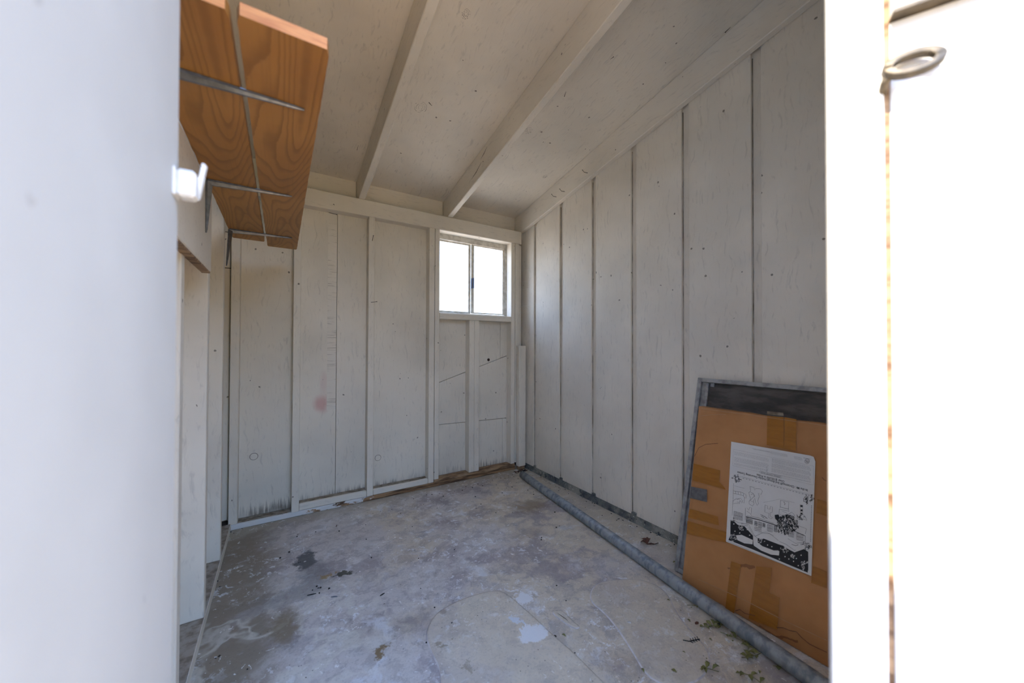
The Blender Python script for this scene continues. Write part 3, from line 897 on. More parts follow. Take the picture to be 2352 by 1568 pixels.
bx0 = Vector((1.3575, 0.858, 0.003))
boxo = empty('cardboard_box', bx0)
boxo.rotation_mode = 'QUATERNION'
boxo.rotation_quaternion = ML.to_quaternion()
BW, BH, BT = 0.60, 0.700, 0.036
MB = (Matrix.Translation(bx0) @ ML.to_4x4()).inverted()
def bpl(px, py, off=0.0):
    """pixel -> local point on the box front"""
    p = MB @ onp(px, py, bx0, nrm)
    return Vector((p.x, p.y, off))
bm = bmesh.new()
nx, nyy = 40, 46
def bz(u, v):
    q = mnoise.noise(Vector((u * 5, v * 5, 2))) * .0022
    f = 1 - math.exp(-min(u, BW - u, v, BH - v) * 60)
    return -0.004 * (1 - f) + q * f
def edge_u(v): return -0.018 * (v / BH) ** 1.0 + mnoise.noise(Vector((v * 8, 1, 0))) * .0015
front, back = [], []
for i in range(nx + 1):
    rf, rb = [], []
    for j in range(nyy + 1):
        u, v = BW * i / nx, BH * j / nyy
        uu = u + edge_u(v) * (1 - i / nx)
        vv = v + (mnoise.noise(Vector((u * 14, 9, 0))) * .004 if j == nyy else 0)
        vv = max(vv, 0.0)
        rf.append(bm.verts.new((uu, vv, bz(u, v))))
        rb.append(bm.verts.new((uu, vv + (.006 if j == nyy else 0), -BT)))
    front.append(rf); back.append(rb)
for i in range(nx):
    for j in range(nyy):
        bm.faces.new((front[i][j], front[i + 1][j], front[i + 1][j + 1], front[i][j + 1]))
        bm.faces.new((back[i][j + 1], back[i + 1][j + 1], back[i + 1][j], back[i][j]))
for i in range(nx):
    bm.faces.new((front[i][0], back[i][0], back[i + 1][0], front[i + 1][0]))
    bm.faces.new((front[i][nyy], front[i + 1][nyy], back[i + 1][nyy], back[i][nyy]))
for j in range(nyy):
    bm.faces.new((front[0][j], front[0][j + 1], back[0][j + 1], back[0][j]))
    bm.faces.new((front[nx][j], back[nx][j], back[nx][j + 1], front[nx][j + 1]))
link('carton', mesh_bm(bm), m_card, boxo)
tag(boxo, 'flat brown cardboard box with tape scraps leaning against the screen', 'box')
def strip(name, pxs, mat, off=0.0028, parent=boxo, th=0.0006):
    pts = [bpl(a, b, off) for a, b in pxs]
    bm = bmesh.new()
    f = bm.faces.new([bm.verts.new(p) for p in pts])
    bmesh.ops.recalc_face_normals(bm, faces=bm.faces)
    if f.normal.z < 0: f.normal_flip()
    me = bpy.data.meshes.new(name); bm.to_mesh(me); bm.free()
    return link(name, me, mat, parent)
strip('tape', [(1763, 955), (1801, 958), (1801, 1030), (1762, 1022)], m_tape)
strip('tape', [(1803, 958), (1830, 963), (1829, 1035), (1802, 1031)], m_tape)
strip('tape', [(1594, 1064), (1655, 1080), (1653, 1106), (1668, 1124), (1592, 1103)], m_tape)
strip('tape', [(1585, 1168), (1650, 1186), (1652, 1206), (1581, 1188)], m_tape)
strip('tape', [(1580, 1196), (1672, 1222), (1669, 1245), (1640, 1240), (1578, 1225)], m_tape)
strip('tape', [(1680, 1288), (1703, 1296), (1687, 1408), (1667, 1395)], m_tape)
strip('tape', [(1738, 1300), (1774, 1303), (1768, 1360), (1792, 1372), (1786, 1445), (1752, 1432), (1720, 1420)], m_tape)
strip('tape', [(1878, 1146), (1900, 1152), (1900, 1185), (1876, 1178)], m_tape)
strip('tape', [(1868, 1300), (1900, 1312), (1900, 1350), (1864, 1338)], m_tape)
strip('tape_tab', [(1763, 944), (1800, 948), (1801, 955), (1763, 952)], m_dirt, .0040)
dt = strip('duct_tape', [(1588, 1117), (1625, 1124), (1625, 1153), (1585, 1143)], m_duct, .0034)
dt['label'] = 'silver grey duct tape patch'

# crease lines pressed into the carton
def ribbon(bm, pts, w, off, closed=False):
    P = [Vector((p[0], p[1], 0)) for p in pts]
    if closed: P.append(P[0].copy())
    prev = None
    for i, p in enumerate(P):
        t = (P[min(i + 1, len(P) - 1)] - P[max(i - 1, 0)])
        if t.length < 1e-9: continue
        t.normalize(); n = Vector((-t.y, t.x, 0)) * (w / 2)
        a, b = bm.verts.new((p.x + n.x, p.y + n.y, off)), bm.verts.new((p.x - n.x, p.y - n.y, off))
        if prev: bm.faces.new((prev[0], prev[1], b, a))
        prev = (a, b)
for ln in ([(1608, 955), (1640, 952), (1668, 952)], [(1605, 1330), (1700, 1372), (1800, 1423), (1900, 1470)], [(1602, 937), (1700, 950), (1790, 962), (1900, 978)]):
    bm = bmesh.new()
    ribbon(bm, [bpl(*q) for q in ln], .0014, .0030)
    link('crease', mesh_bm(bm), m_cardedge, boxo)
for ln in ([(1784, 1440), (1800, 1441), (1815, 1447), (1830, 1450), (1842, 1463), (1860, 1478), (1880, 1488), (1900, 1497)], [(1690, 1402), (1700, 1399), (1712, 1408), (1735, 1413)],
           [(1596, 1048), (1606, 1028), (1622, 1020), (1650, 1018)], [(1889, 1096), (1894, 1102), (1899, 1104)]):
    bm = bmesh.new()
    ribbon(bm, [bpl(*q) for q in ln], .0016, .0031)
    link('tear', mesh_bm(bm), m_brown, boxo)

# ---------------------------------------------------------------- flyer taped to the box
fc = [(1681, 1014), (1862, 1046), (1870, 1049), (1874, 1060), (1865, 1322), (1669, 1243)]
pts = [bpl(a, b, 0) for a, b in fc]
org = bpl(1770, 1160, 0.0046)
flyer = empty('printed_flyer')
flyer.parent = None
FM = Matrix.Translation(bx0) @ ML.to_4x4() @ Matrix.Translation(org)
flyer.location = FM.to_translation(); flyer.rotation_mode = 'QUATERNION'; flyer.rotation_quaternion = FM.to_quaternion()
def fl(px, py):
    p = bpl(px, py) - org
    return Vector((p.x, p.y, 0))
def f7(a, b): return fl(1640 + a / 4.612, 1000 + b / 4.612)     # coordinates read off an enlarged view
bm = bmesh.new()
vsx = [bm.verts.new(fl(a, b)) for a, b in fc]
f = bm.faces.new(vsx)
bmesh.ops.recalc_face_normals(bm, faces=bm.faces)
bmesh.ops.solidify(bm, geom=bm.faces[:], thickness=0.0003)
link('paper_sheet', mesh_bm(bm), m_paper, flyer)
tag(flyer, 'black and white holiday contest flyer stuck upside down on the cardboard box', 'flyer')

ink = bmesh.new()
def S(pts, w=2.2, closed=False, q=1.0):
    P = [f7(a, b) for a, b in pts]
    ribbon(ink, P, w * 0.00029 * q, 0.0008, closed)
def A(pts, off=0.0006):
    vv = [ink.verts.new((*f7(a, b).xy, off)) for a, b in pts]
    ink.faces.new(vv)
# night sky
A([(182, 905), (215, 905), (260, 945), (330, 960), (420, 1060), (425, 1150), (300, 1115), (215, 1050), (180, 1060)])
A([(178, 1060), (235, 1055), (420, 1150), (700, 1270), (860, 1355), (1000, 1420), (1000, 1450), (760, 1350), (420, 1205), (160, 1105)])
A([(470, 1085), (540, 1092), (690, 1150), (700, 1215), (640, 1215), (520, 1170), (470, 1130)])
A([(690, 1150), (740, 1165), (800, 1205), (860, 1235), (960, 1200), (1005, 1230), (1005, 1430), (860, 1360), (690, 1275)])
paper_bits = bmesh.new()
def W(pts, off=0.0009):
    paper_bits.faces.new([paper_bits.verts.new((*f7(a, b).xy, off)) for a, b in pts])
W([(240, 1055), (300, 1050), (420, 1105), (415, 1150), (330, 1140), (255, 1105)])
W([(428, 1130), (520, 1180), (620, 1215), (700, 1222), (695, 1268), (610, 1258), (510, 1218), (430, 1165)])
W([(850, 1180), (960, 1150), (975, 1190), (880, 1222)])
for a, b in ((218, 935), (315, 998), (360, 995), (230, 1012), (385, 1055), (575, 1158), (620, 1175), (930, 1265), (800, 1305), (850, 1330), (760, 1280), (965, 1330), (900, 1375), (700, 1305), (280, 1030), (880, 1300)):
    W([(a + 7 * math.cos(t * 1.2566), b + 7 * math.sin(t * 1.2566)) for t in range(5)])
def flake(a, b, r, n=9, sd=0, white=False):
    rr = random.Random(sd)
    for k in range(n):
        t = rr.uniform(0, 6.28); q = rr.uniform(.3, 1) * r
        p = (a + q * math.cos(t), b + q * math.sin(t)); t2 = rr.uniform(0, 6.28)
        pts = [p, (p[0] + r * .35 * math.cos(t2), p[1] + r * .35 * math.sin(t2)), (p[0] + r * .5 * math.cos(t2 + .7), p[1] + r * .5 * math.sin(t2 + .7))]
        if white:
            ribbon(paper_bits, [f7(*z) for z in pts], .0011, .001)
        else:
            S(pts, 5)
for a, b, r, sd in ((250, 455, 42, 1), (1005, 670, 48, 2)): flake(a, b, r, 26, sd)
for a, b, r, sd in ((210, 1080, 40, 3), (955, 1370, 46, 4), (285, 975, 25, 5), (515, 1110, 32, 6), (760, 1205, 40, 9), (840, 1280, 26, 10)): flake(a, b, r, 16, sd, True)
flake(985, 1160, 45, 22, 12); flake(205, 900, 26, 12, 13)
# dotted border
for p, q in (((310, 450), (1035, 640)), ((215, 510), (200, 850)), ((1040, 740), (1030, 1130))):
    n = 22
    for k in range(n):
        a, b = k / n, (k + .55) / n
        S([(p[0] + (q[0] - p[0]) * a, p[1] + (q[1] - p[1]) * a), (p[0] + (q[0] - p[0]) * b, p[1] + (q[1] - p[1]) * b)], 4)
S([(300, 435), (1050, 632)], 1.6); S([(205, 425), (300, 440)], 1.6); S([(150, 1115), (1015, 1480)], 2)
# house front, windows, roof edges
S([(345, 860), (480, 890), (650, 945), (680, 960)], 9); S([(350, 850), (470, 868), (640, 930)], 3)
def win_(a, b, w, h, sk=.24, n=5):
    S([(a, b), (a + w, b + w * sk), (a + w - 2, b + h + w * sk), (a - 2, b + h)], 3.4, True)
    for k in range(1, n):
        S([(a + w * k / n, b + w * k / n * sk), (a + w * k / n - 2, b + h + w * k / n * sk)], 2.6)
    S([(a, b + h / 2), (a + w, b + h / 2 + w * sk)], 2.6)
for a, b, w, h in ((220, 800, 42, 80), (270, 815, 40, 75), (350, 872, 28, 50), (385, 882, 30, 50), (440, 905, 28, 45), (480, 912, 34, 55), (525, 925, 24, 40), (575, 940, 50, 70), (645, 955, 30, 60), (800, 1000, 50, 65), (885, 1030, 66, 70), (440, 965, 70, 36)):
    win_(a, b, w, h)
S([(215, 890), (262, 920), (375, 940), (430, 1050), (470, 1090)], 3); S([(375, 965), (420, 1055), (445, 1065), (520, 1030), (600, 1040), (690, 1110)], 2.6)
S([(700, 1120), (770, 1150), (860, 1215), (970, 1160), (975, 1060)], 2.8); S([(790, 1090), (870, 1140), (960, 1130)], 2.4); S([(830, 1150), (870, 1165), (900, 1155)], 4)
S([(815, 990), (880, 1020), (970, 1060)], 6); S([(850, 960), (905, 955), (985, 985), (975, 1040)], 2.4); S([(470, 1030), (560, 1020), (640, 1060)], 2)
S([(500, 835), (550, 860), (575, 880)], 4); S([(505, 850), (545, 880)], 4); S([(520, 838), (530, 870), (545, 850), (560, 880)], 3)
S([(300, 930), (360, 935), (365, 955), (305, 950), (300, 930)], 3)
# leafy tree
rr = random.Random(5)
for k in range(210):
    t = rr.uniform(0, 6.28); q = math.sqrt(rr.random())
    a, b = 765 + 115 * q * math.cos(t) + 10 * q, 935 + 100 * q * math.sin(t)
    if b > 1005 and abs(a - 745) > 60: continue
    t2 = rr.uniform(-.2, 1.1)
    S([(a, b), (a + 16 * math.cos(t2), b + 16 * math.sin(t2)), (a + 22 * math.cos(t2 + .8), b + 22 * math.sin(t2 + .8))], rr.uniform(4, 9))
A([(650, 840), (690, 835), (705, 870), (680, 905), (655, 880)])
# outlined figures and ornaments in the snow
S([(388, 540), (430, 548), (440, 580), (450, 560), (500, 565), (520, 590), (505, 625), (480, 610), (485, 650), (470, 690), (480, 720), (465, 740), (445, 700), (440, 660), (425, 690), (430, 725), (415, 745), (380, 725), (378, 700), (395, 670), (385, 640), (375, 605), (395, 590), (388, 540)], 2.6)
S([(395, 600), (420, 610), (440, 640), (415, 660), (390, 690), (430, 705)], 2.6); S([(400, 625), (425, 615), (435, 650)], 3)
S([(210, 585), (300, 600), (345, 625), (345, 665), (330, 655), (315, 635), (210, 610)], 2.6)
for a, b in ((235, 590), (262, 595), (290, 600), (318, 615)): S([(a, b), (a + 2, b + 24)], 2.4)
S([(330, 655), (325, 715), (290, 690), (275, 720), (240, 715), (205, 725), (210, 690), (240, 670), (290, 665), (310, 690), (300, 715)], 2.4)
S([(250, 680), (270, 670), (285, 690), (270, 710), (250, 700)], 2.4)
S([(548, 735), (575, 745), (575, 775), (600, 780), (605, 750), (625, 755), (625, 810), (600, 820), (605, 855), (630, 870), (610, 880), (585, 865), (590, 825), (545, 810), (548, 735)], 2.6)
S([(710, 685), (800, 705), (795, 780), (805, 800), (700, 780), (710, 750), (712, 685)], 2.6); S([(705, 755), (800, 780)], 3); S([(745, 700), (760, 720), (755, 735)], 4)
S([(700, 780), (695, 830), (740, 850), (800, 830), (830, 810), (860, 840), (850, 880), (800, 870)], 2.4); S([(730, 800), (770, 815), (790, 840), (750, 845)], 2)
A([(922, 735), (945, 738), (945, 758), (922, 755)]); A([(925, 780), (945, 783), (943, 803), (924, 800)]); A([(925, 815), (943, 818), (941, 835), (924, 832)]); S([(920, 730), (948, 735), (945, 840), (922, 838), (920, 730)], 2)
S([(885, 835), (900, 870), (925, 850), (945, 830), (975, 860), (990, 900), (950, 880), (920, 890), (890, 880), (885, 835)], 3); flake(925, 865, 36, 12, 21)
S([(340, 765), (338, 895)], 3); S([(355, 765), (375, 790), (385, 760), (405, 765), (400, 830)], 2.2); S([(355, 800), (385, 820), (410, 850)], 2.2)
S([(525, 708), (600, 695), (705, 672), (860, 710)], 1.2); S([(220, 530), (330, 560)], 1.2)
# official mark in the corner
for r in (26, 20): S([(993 + r * math.cos(t * .3142), 272 + r * math.sin(t * .3142)) for t in range(20)], 2, True)
S([(985, 262), (990, 285), (1003, 280), (998, 262)], 4); S([(978, 265), (1000, 290)], 3)
S([(955, 238), (1027, 250)], 2.4)
link('picture_print', mesh_bm(ink), m_ink, flyer)
link('picture_whites', mesh_bm(paper_bits), m_paper, flyer)
# columns of fine print, too small to read
ink = bmesh.new()
def para(p0, p1, p2, rows, w=2.3):
    """p0 -> p1 along the line, p0 -> p2 down the block"""
    r2 = random.Random(rows)
    for k in range(rows):
        f = (k + .5) / rows
        a0 = (p0[0] + (p2[0] - p0[0]) * f, p0[1] + (p2[1] - p0[1]) * f)
        dx, dy = p1[0] - p0[0], p1[1] - p0[1]
        t = 0
        while t < .97:
            l = r2.uniform(.015, .06)
            e = min(t + l, 1)
            S([(a0[0] + dx * t, a0[1] + dy * t), (a0[0] + dx * e, a0[1] + dy * e)], w)
            t = e + .012
para((225, 165), (585, 240), (224, 205), 4)
para((225, 225), (585, 300), (222, 275), 6)
para((222, 285), (583, 360), (220, 310), 3)
para((560, 330), (584, 336), (557, 385), 6)
para((620, 240), (1035, 330), (619, 285), 5)
para((618, 292), (1034, 384), (616, 335), 5)
para((616, 343), (1032, 435), (614, 385), 5)
para((612, 395), (720, 418), (611, 425), 3)
para((720, 418), (1030, 485), (720, 432), 2)
para((610, 165), (785, 200), (608, 195), 4)
para((405, 132), (600, 168), (430, 150), 3)
para((850, 215), (935, 232), (860, 250), 4)
for p, q in (((210, 145), (1063, 325)), ((205, 318), (490, 385)), ((720, 445), (1060, 525)), ((1063, 325), (1060, 525)), ((212, 148), (205, 318))): S([p, q], 1.6)
link('fine_print', mesh_bm(ink), m_inkg, flyer)

def print_text(txt, a, b, parent, mat, name, bold=0.0):
    """a, b: start and end of the baseline (enlarged-view coordinates)"""
    p, q = f7(*a), f7(*b)
    cu = bpy.data.curves.new(name, 'FONT'); cu.body = txt; cu.size = 1.0; cu.resolution_u = 2; cu.offset = bold
    to = bpy.data.objects.new(name, cu); col.objects.link(to)
    dg = bpy.context.evaluated_depsgraph_get()
    me = bpy.data.meshes.new_from_object(to.evaluated_get(dg))
    bpy.data.objects.remove(to)
    xs = [v.co.x for v in me.vertices]
    w = max(xs) - min(xs); x0_ = min(xs)
    s = (q - p).length / w
    ex = (q - p).normalized(); ey = Vector((-ex.y, ex.x, 0))
    for v in me.vertices:
        c = p + ex * ((v.co.x - x0_) * s) + ey * (v.co.y * s * 1.25)
        v.co = (c.x, c.y, 0.0009)
    me.materials.clear()
    return link(name, me, mat, parent)
print_text("In the Mr. Christmas\u00ae 3rd Annual Holiday Decorating Contest", (998, 570), (255, 378), flyer, m_ink, 'headline', .012)
print_text("Over $100,000 in Prizes", (752, 478), (460, 405), flyer, m_ink, 'headline', .012)
print_text("OFFICIAL CONTEST RULES", (712, 434), (503, 382), flyer, m_ink, 'headline', .0)
ink = bmesh.new()
S([(496, 376), (724, 430), (722, 450), (710, 450), (500, 398), (490, 388)], 2.2, True)
link('headline_box', mesh_bm(ink), m_ink, flyer)

# ================================================================ small things
# ---------------------------------------------------------------- nails
def nail(p, d, length, label, bend=None, r=0.0014):
    o = empty('nail', p)
    d = Vector(d).normalized()
    pts = [Vector((0, 0, 0)), d * (length * .55)]
    pts.append(pts[-1] + (Vector(bend).normalized() if bend else d) * (length * .45))
    bm = bmesh.new(); tube(bm, pts, r, 8)
    link('shank', mesh_bm(bm, 'n', True), m_nail, o)
    t = (pts[-1] - pts[-2]).normalized()
    bm = bmesh.new(); tube(bm, [pts[-1] - t * .0006, pts[-1] + t * .0006], r * 2.3, 10)
    link('head', mesh_bm(bm), m_nail, o)
    return tag(o, label, 'nail', 'nails left in the framing')
nail(on(855, 553, 1, YB), (0.10, -0.5, 0.9), 0.034, 'dark nail standing upright high on the middle stud of the back wall')
nail(on(852, 694, 1, YB), (0.85, -0.5, 0.12), 0.036, 'dark nail sticking out sideways halfway up the middle stud of the back wall')
for (px, py), lab in (((1350, 397), 'bent nail in the wall rafter, the highest of three'), ((1297, 440), 'bent nail in the wall rafter, second of three down the slope'), ((1278, 452), 'bent nail in the wall rafter, lowest of three')):
    nail(on(px, py, 0, 1.565), (-0.6, 0.5, 0.2), 0.040, lab, (-0.5, 0.3, 0.7))
nail(on(507, 530, 1, YB + .045), (0.8, -0.2, -0.1), 0.042, 'dark nail crossing the corner stud just under the shelf end')
nail(on(505, 614, 1, YB + .045), (1.0, -0.25, -0.02), 0.050, 'dark nail crossing the corner stud at the tip of the last bracket', r=.0017)
nail(on(755, 488, 1, YS), (0.9, -0.25, -0.15), 0.045, 'long dark nail lying under the top plate of the back wall')

# ---------------------------------------------------------------- debris on the floor
def crumb_mesh(seed, flat=0.6):
    r = random.Random(seed)
    bm = bmesh.new()
    bmesh.ops.create_icosphere(bm, subdivisions=1, radius=1.0)
    for v in bm.verts:
        k = r.uniform(.6, 1.25)
        v.co = Vector((v.co.x * k * r.uniform(.8, 1.3), v.co.y * k, v.co.z * flat * k))
    lo = min(v.co.z for v in bm.verts)
    for v in bm.verts: v.co.z -= lo
    return mesh_bm(bm, 'crumb')
crumbs = [crumb_mesh(i) for i in range(5)]
for me in crumbs: me.materials.append(m_dark)
pales = [crumb_mesh(20 + i, .35) for i in range(3)]
for me in pales: me.materials.append(m_pale)
def where(p):
    if p.y > 2.0 and p.x < 1.42: return 'on the floor before the back wall sill'
    if p.x > 1.40 - .122 * (2.135 - p.y) + .07: return 'between the pipe and the right wall'
    if p.x < -.05: return 'on the brownish floor along the left wall plate'
    if p.x < .40 and p.y > 1.45: return 'around the dark stain on the floor'
    if p.y < 1.30: return 'on the floor by the smooth raised patch'
    return 'on the open floor between the dark stain and the pipe'
def put(name, me, px, py, size, label, cat, group, z=0.0, sx=1.0, mat=None):
    p = on(px, py, 2, z)
    o = bpy.data.objects.new(name, me); col.objects.link(o)
    o.location = p; o.rotation_euler = (0, 0, rnd.uniform(0, 6.28)); o.scale = (size * sx, size, size)
    return tag(o, label + ' ' + where(p), cat, group)
DK = ('dirt_crumb', 'small black crumb of dirt', 'debris', 'black crumbs on the floor')
spots = [(725, 1222), (684, 1228), (682, 1233), (779, 1220), (664, 1268), (644, 1282), (840, 1205), (841, 1239), (853, 1281), (727, 1347), (731, 1351), (736, 1350), (718, 1356), (756, 1352), (734, 1362),
         (1243, 1240), (1244, 1235), (1274, 1177), (1383, 1184), (1416, 1195), (1422, 1192), (1431, 1195), (1226, 1136), (1225, 1130), (1285, 1208), (1278, 1212), (1283, 1127), (1263, 1122), (1212, 1126), (1154, 1132), (1158, 1138),
         (1150, 1098), (1131, 1103), (1126, 1108), (1140, 1096), (1160, 1099), (1180, 1094), (1168, 1092), (1190, 1099), (1120, 1104), (1108, 1116), (1098, 1112), (1085, 1120), (1070, 1118), (1062, 1126), (1166, 1112), (1186, 1108), (1176, 1119), (1144, 1121),
         (1044, 1128), (1018, 1140), (992, 1136), (950, 1146), (1093, 1162), (1105, 1158), (1092, 1141), (1139, 1178), (1200, 1084), (1193, 1080), (1205, 1082), (1184, 1084),
         (548, 1207), (556, 1214), (530, 1222), (526, 1228), (537, 1225), (620, 1188), (664, 1174), (505, 1348), (500, 1335), (438, 1481), (495, 1512), (503, 1508), (1320, 1500), (1279, 1345), (1275, 1463), (1097, 1415), (1037, 1432)]
for i, (px, py) in enumerate(spots):
    put(DK[0], crumbs[i % 5], px, py, rnd.uniform(.0022, .0045), *DK[1:])
for i in range(60):
    y = rnd.uniform(0.75, 2.25)
    if i < 34:
        x = 1.5 + rnd.gauss(0, .05) if rnd.random() < .5 else rnd.uniform(.3, 1.45)
        yy = rnd.uniform(2.02, 2.27) if x < 1.45 else y
    else:
        x, yy = rnd.uniform(-.15, 1.15), rnd.uniform(.95, 2.1)
    x = min(x, 1.56)
    o = bpy.data.objects.new(DK[0], crumbs[i % 5]); col.objects.link(o)
    o.location = (x, yy, 0); o.rotation_euler = (0, 0, rnd.uniform(0, 6.28)); q = rnd.uniform(.0012, .003); o.scale = (q, q, q)
    tag(o, DK[1] + ' ' + where(o.location), *DK[2:])
PW = ('paint_flake', 'small white flake of paint', 'debris', 'white paint flakes on the floor')
for i, (px, py) in enumerate([(684, 1244), (676, 1252), (670, 1252), (656, 1254), (804, 1246), (836, 1260), (1280, 1160), (1250, 1118), (1187, 1165), (1360, 1200), (1330, 1310), (1290, 1282), (1445, 1430), (1463, 1345), (1190, 1148), (495, 1510), (820, 1330), (600, 1258), (610, 1246), (1674, 1474), (700, 1290), (1140, 1395)]):
    put(PW[0], pales[i % 3], px, py, rnd.uniform(.003, .0065), *PW[1:], sx=1.4)

# chewed sticks and slivers
def sliver(px, py, dx, dy, L, mat, label, w=.0022):
    p = on(px, py, 2, 0)
    bm = bmesh.new()
    d = Vector((dx, dy, 0)).normalized()
    tube(bm, [d * (-L / 2) + Vector((0, 0, w)), Vector((0, 0, w * 1.2)), d * (L / 2) + Vector((0, 0, w))], [w * .6, w, w * .5], 6)
    o = link('wood_sliver', mesh_bm(bm), mat, None, p)
    return tag(o, label, 'debris')
sliver(716, 1366, 1, -.2, .03, m_dark, 'thin black sliver lying below the dark floor stain')
sliver(768, 1371, 1, -.5, .022, m_steel, 'short grey sliver lying near the dark floor stain')
sliver(878, 1366, .8, .3, .02, m_dark, 'tiny dark twig lying alone on the bluish floor')
sliver(773, 1208, .3, .9, .02, m_brown, 'curled brown husk lying on the pale floor before the back wall')

# leaves: a bent blade with a midrib fold
def leaf_mesh(L, W, curl, seed, mat):
    r = random.Random(seed)
    bm = bmesh.new()
    rows = []
    n = 6
    for i in range(n + 1):
        t = i / n
        w = W * math.sin(math.pi * min(1, t * .92 + .06)) * r.uniform(.75, 1.1)
        z = curl * math.sin(t * 2.6) * L * .4 + .0012
        rows.append([bm.verts.new(q) for q in ((L * t, -w, z + w * .5), (L * t, 0, z), (L * t, w, z + w * r.uniform(.2, .9)))])
    for A, B in zip(rows, rows[1:]):
        bm.faces.new((A[0], A[1], B[1], B[0])); bm.faces.new((A[1], A[2], B[2], B[1]))
    me = mesh_bm(bm, 'leaf', True); me.materials.append(mat)
    return me
dl = empty('dead_leaf', on(1486, 1250, 2, 0))
for k, (a, L, W, c) in enumerate(((0.4, .045, .010, .8), (1.5, .035, .012, 1.0), (2.4, .030, .009, .9), (-.7, .04, .006, .2))):
    q = link('leaf_blade', leaf_mesh(L, W, c, k, m_brown), None, dl); q.rotation_euler = (0, 0, a)
bm = bmesh.new(); tube(bm, [(0, 0, .002), (.02, -.02, .004), (.055, -.022, .002)], .0014, 6); link('stalk', mesh_bm(bm), m_brown, dl)
tag(dl, 'curled reddish dead leaf lying between the pipe and the right wall', 'leaf')

greens = [leaf_mesh(.022, .006, .5, 40 + i, m_green) for i in range(4)]
def sprig(px, py, ang, L, n, label, name='withered_sprig', leafm=None):
    o = empty(name, on(px, py, 2, 0), (0, 0, ang))
    r = random.Random(int(px))
    pts = [Vector((L * t, math.sin(t * 3 + px) * L * .12, .002 + .004 * math.sin(t * 3.1))) for t in [i / 6 for i in range(7)]]
    bm = bmesh.new(); tube(bm, pts, .0009, 5); link('stem', mesh_bm(bm), m_green, o)
    for k in range(n):
        t = r.uniform(.1, 1) * 6
        i = min(int(t), 5)
        p = pts[i].lerp(pts[i + 1], t - i)
        q = link('leaf', (leafm or greens)[k % 4], None, o, p)
        q.rotation_euler = (r.uniform(-.3, .3), 0, r.uniform(0, 6.28)); sc = r.uniform(.5, 1.15); q.scale = (sc, sc, sc)
    return tag(o, label, 'sprig', 'withered sprigs beside the pipe')
sprig(1578, 1394, -.9, .085, 6, 'withered green sprig, thin and upright, at the pipe side farthest from the door')
sprig(1606, 1436, -.62, .08, 15, 'withered green sprig with a tangle of leaflets and a brown pod by the pipe')
sprig(1655, 1455, -1.0, .075, 5, 'withered sprig with a single broad yellow-green leaflet')
sprig(1700, 1508, -.35, .10, 18, 'withered sprig in a dense clump of yellow-green leaflets by the pipe')
sprig(1718, 1500, .5, .05, 8, 'withered sprig tip poking out under the pipe')
sprig(1775, 1530, -.6, .06, 7, 'withered sprig pressed against the pipe near the doorway')
sprig(1690, 1545, -1.2, .06, 6, 'withered sprig lying apart on the floor before the pipe')
sprig(1610, 1542, -.5, .05, 5, 'small withered sprig on the bluish edge of the skim coat')
for k, (px, py) in enumerate([(1500, 1308), (1505, 1312), (1546, 1292), (1562, 1400), (1540, 1380), (1586, 1428), (1590, 1395), (1650, 1443), (1712, 1482), (1636, 1471), (1684, 1470), (1575, 1500), (1620, 1510), (1480, 1545), (1555, 1545), (1745, 1540), (1300, 1462), (1462, 1290)]):
    p = on(px, py, 2, 0)
    o = link('leaf_scrap', greens[k % 4], None, None, p); o.rotation_euler = (0, 0, rnd.uniform(0, 6.28)); q = rnd.uniform(.3, .75); o.scale = (q, q, q)
    tag(o, 'small scrap of withered green leaf lying loose on the floor', 'leaf', 'leaf scraps on the floor')
pod = link('seed_pod', crumb_mesh(77, .7), m_brown, None, on(1601, 1433, 2, 0)); pod.scale = (.010, .007, .006)
tag(pod, 'reddish brown seed pod lying beside the tangled sprig', 'seed pod')
blk = link('dirt_clod', crumb_mesh(78, .8), m_dark, None, on(1651, 1438, 2, 0)); blk.scale = (.008, .006, .006)
tag(blk, 'black clod touching the pipe next to the tangled sprig', 'debris')
# barbed dark twig
bt = empty('dark_twig', on(1588, 1474, 2, 0), (0, 0, -.25))
bm = bmesh.new(); tube(bm, [(-.022, .012, .003), (-.008, .002, .003), (.012, 0, .003), (.032, -.002, .003)], .0013, 6); link('stem', mesh_bm(bm), m_dark, bt)
for k in range(8):
    x = -.004 + k * .0045
    bm = bmesh.new(); tube(bm, [(x, 0, .003), (x + .003, (.008 if k % 2 else -.008), .004)], .0011, 5); link('spine', mesh_bm(bm), m_dark, bt)
tag(bt, 'barbed black twig lying by itself on the pale floor near the pipe', 'twig')

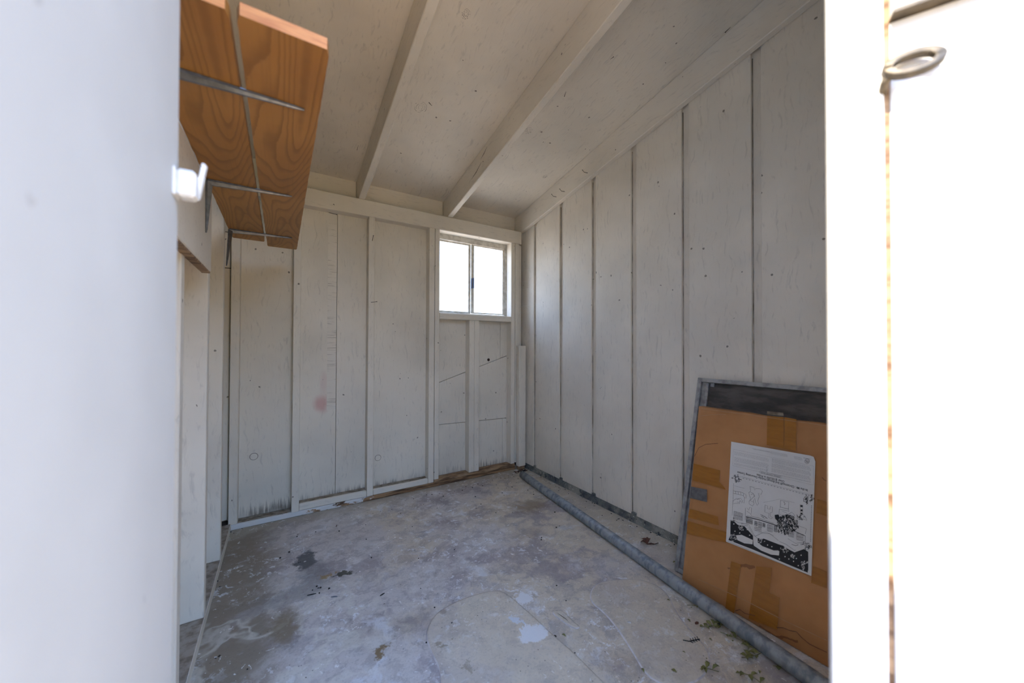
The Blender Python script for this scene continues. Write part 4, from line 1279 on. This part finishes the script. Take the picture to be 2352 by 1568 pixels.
# rot and litter heaped in the back corner
for k in range(26):
    o = link('rot_chip', crumbs[k % 5] if k % 2 else crumb_mesh(100 + k), m_brown, None, (1.50 + rnd.uniform(-.03, .07), 2.262 + rnd.uniform(-.03, .008), 0))
    q = rnd.uniform(.003, .008); o.scale = (q * 1.5, q, q); o.rotation_euler = (0, 0, rnd.uniform(0, 6.28))
    tag(o, 'dark chip of rotten wood heaped at the foot of the corner post', 'debris', 'rotten chips in the corner')
# specks along the foot of the curb
for k in range(40):
    y = rnd.uniform(.95, 2.2)
    o = bpy.data.objects.new('moss_bit', crumbs[k % 5]); col.objects.link(o)
    o.location = (1.582 + rnd.uniform(-.03, .004), y, 0); q = rnd.uniform(.0015, .0045); o.scale = (q, q, q * .7)
    tag(o, 'dark bit of moss lying along the foot of the right wall curb', 'debris', 'moss bits along the curb')

# ---------------------------------------------------------------- cobwebs on the window
def web(label, strands):
    o = empty('cobweb', (1.188, 2.385, 1.17))
    for a, b, sag in strands:
        a, b = Vector(a), Vector(b)
        bm = bmesh.new()
        tube(bm, [a, a.lerp(b, .5) + Vector((0, -.004, -sag)), b], .00045, 4)
        q = link('thread', mesh_bm(bm), m_web, o, (-1.188, -2.385, -1.17))
    return tag(o, label, 'cobweb')
rw = random.Random(3)
st = []
for k in range(22):
    x = rw.uniform(.91, 1.45)
    st.append(((x, 2.388, 1.165 + rw.uniform(0, .004)), (x + rw.uniform(-.05, .05), 2.391, 1.168 + rw.uniform(.004, .028)), rw.uniform(0, .004)))
web('white cobweb threads along the bottom of the window', st)
st = []
for z in (1.20, 1.27, 1.36, 1.42, 1.50, 1.60, 1.66):
    st.append(((1.455, 2.390, z), (1.473, 2.335, z + rw.uniform(-.03, .03)), .004))
web('white cobweb threads across the right reveal of the window', st)
st = []
for z in (1.20, 1.25, 1.30, 1.38, 1.45, 1.52):
    st.append(((1.50, 2.312, z), (1.597, 2.25, z + rw.uniform(-.08, .05)), .008))
web('white cobweb threads between the window stud and the right wall', st)
st = [((1.30, 2.391, 1.69), (1.33, 2.394, 1.672), .002), ((1.31, 2.391, 1.69), (1.305, 2.394, 1.668), .002), ((1.16, 2.393, 1.60), (1.20, 2.393, 1.605), .003), ((1.16, 2.393, 1.40), (1.20, 2.393, 1.41), .003)]
web('white cobweb wisps at the top and middle bar of the window', st)
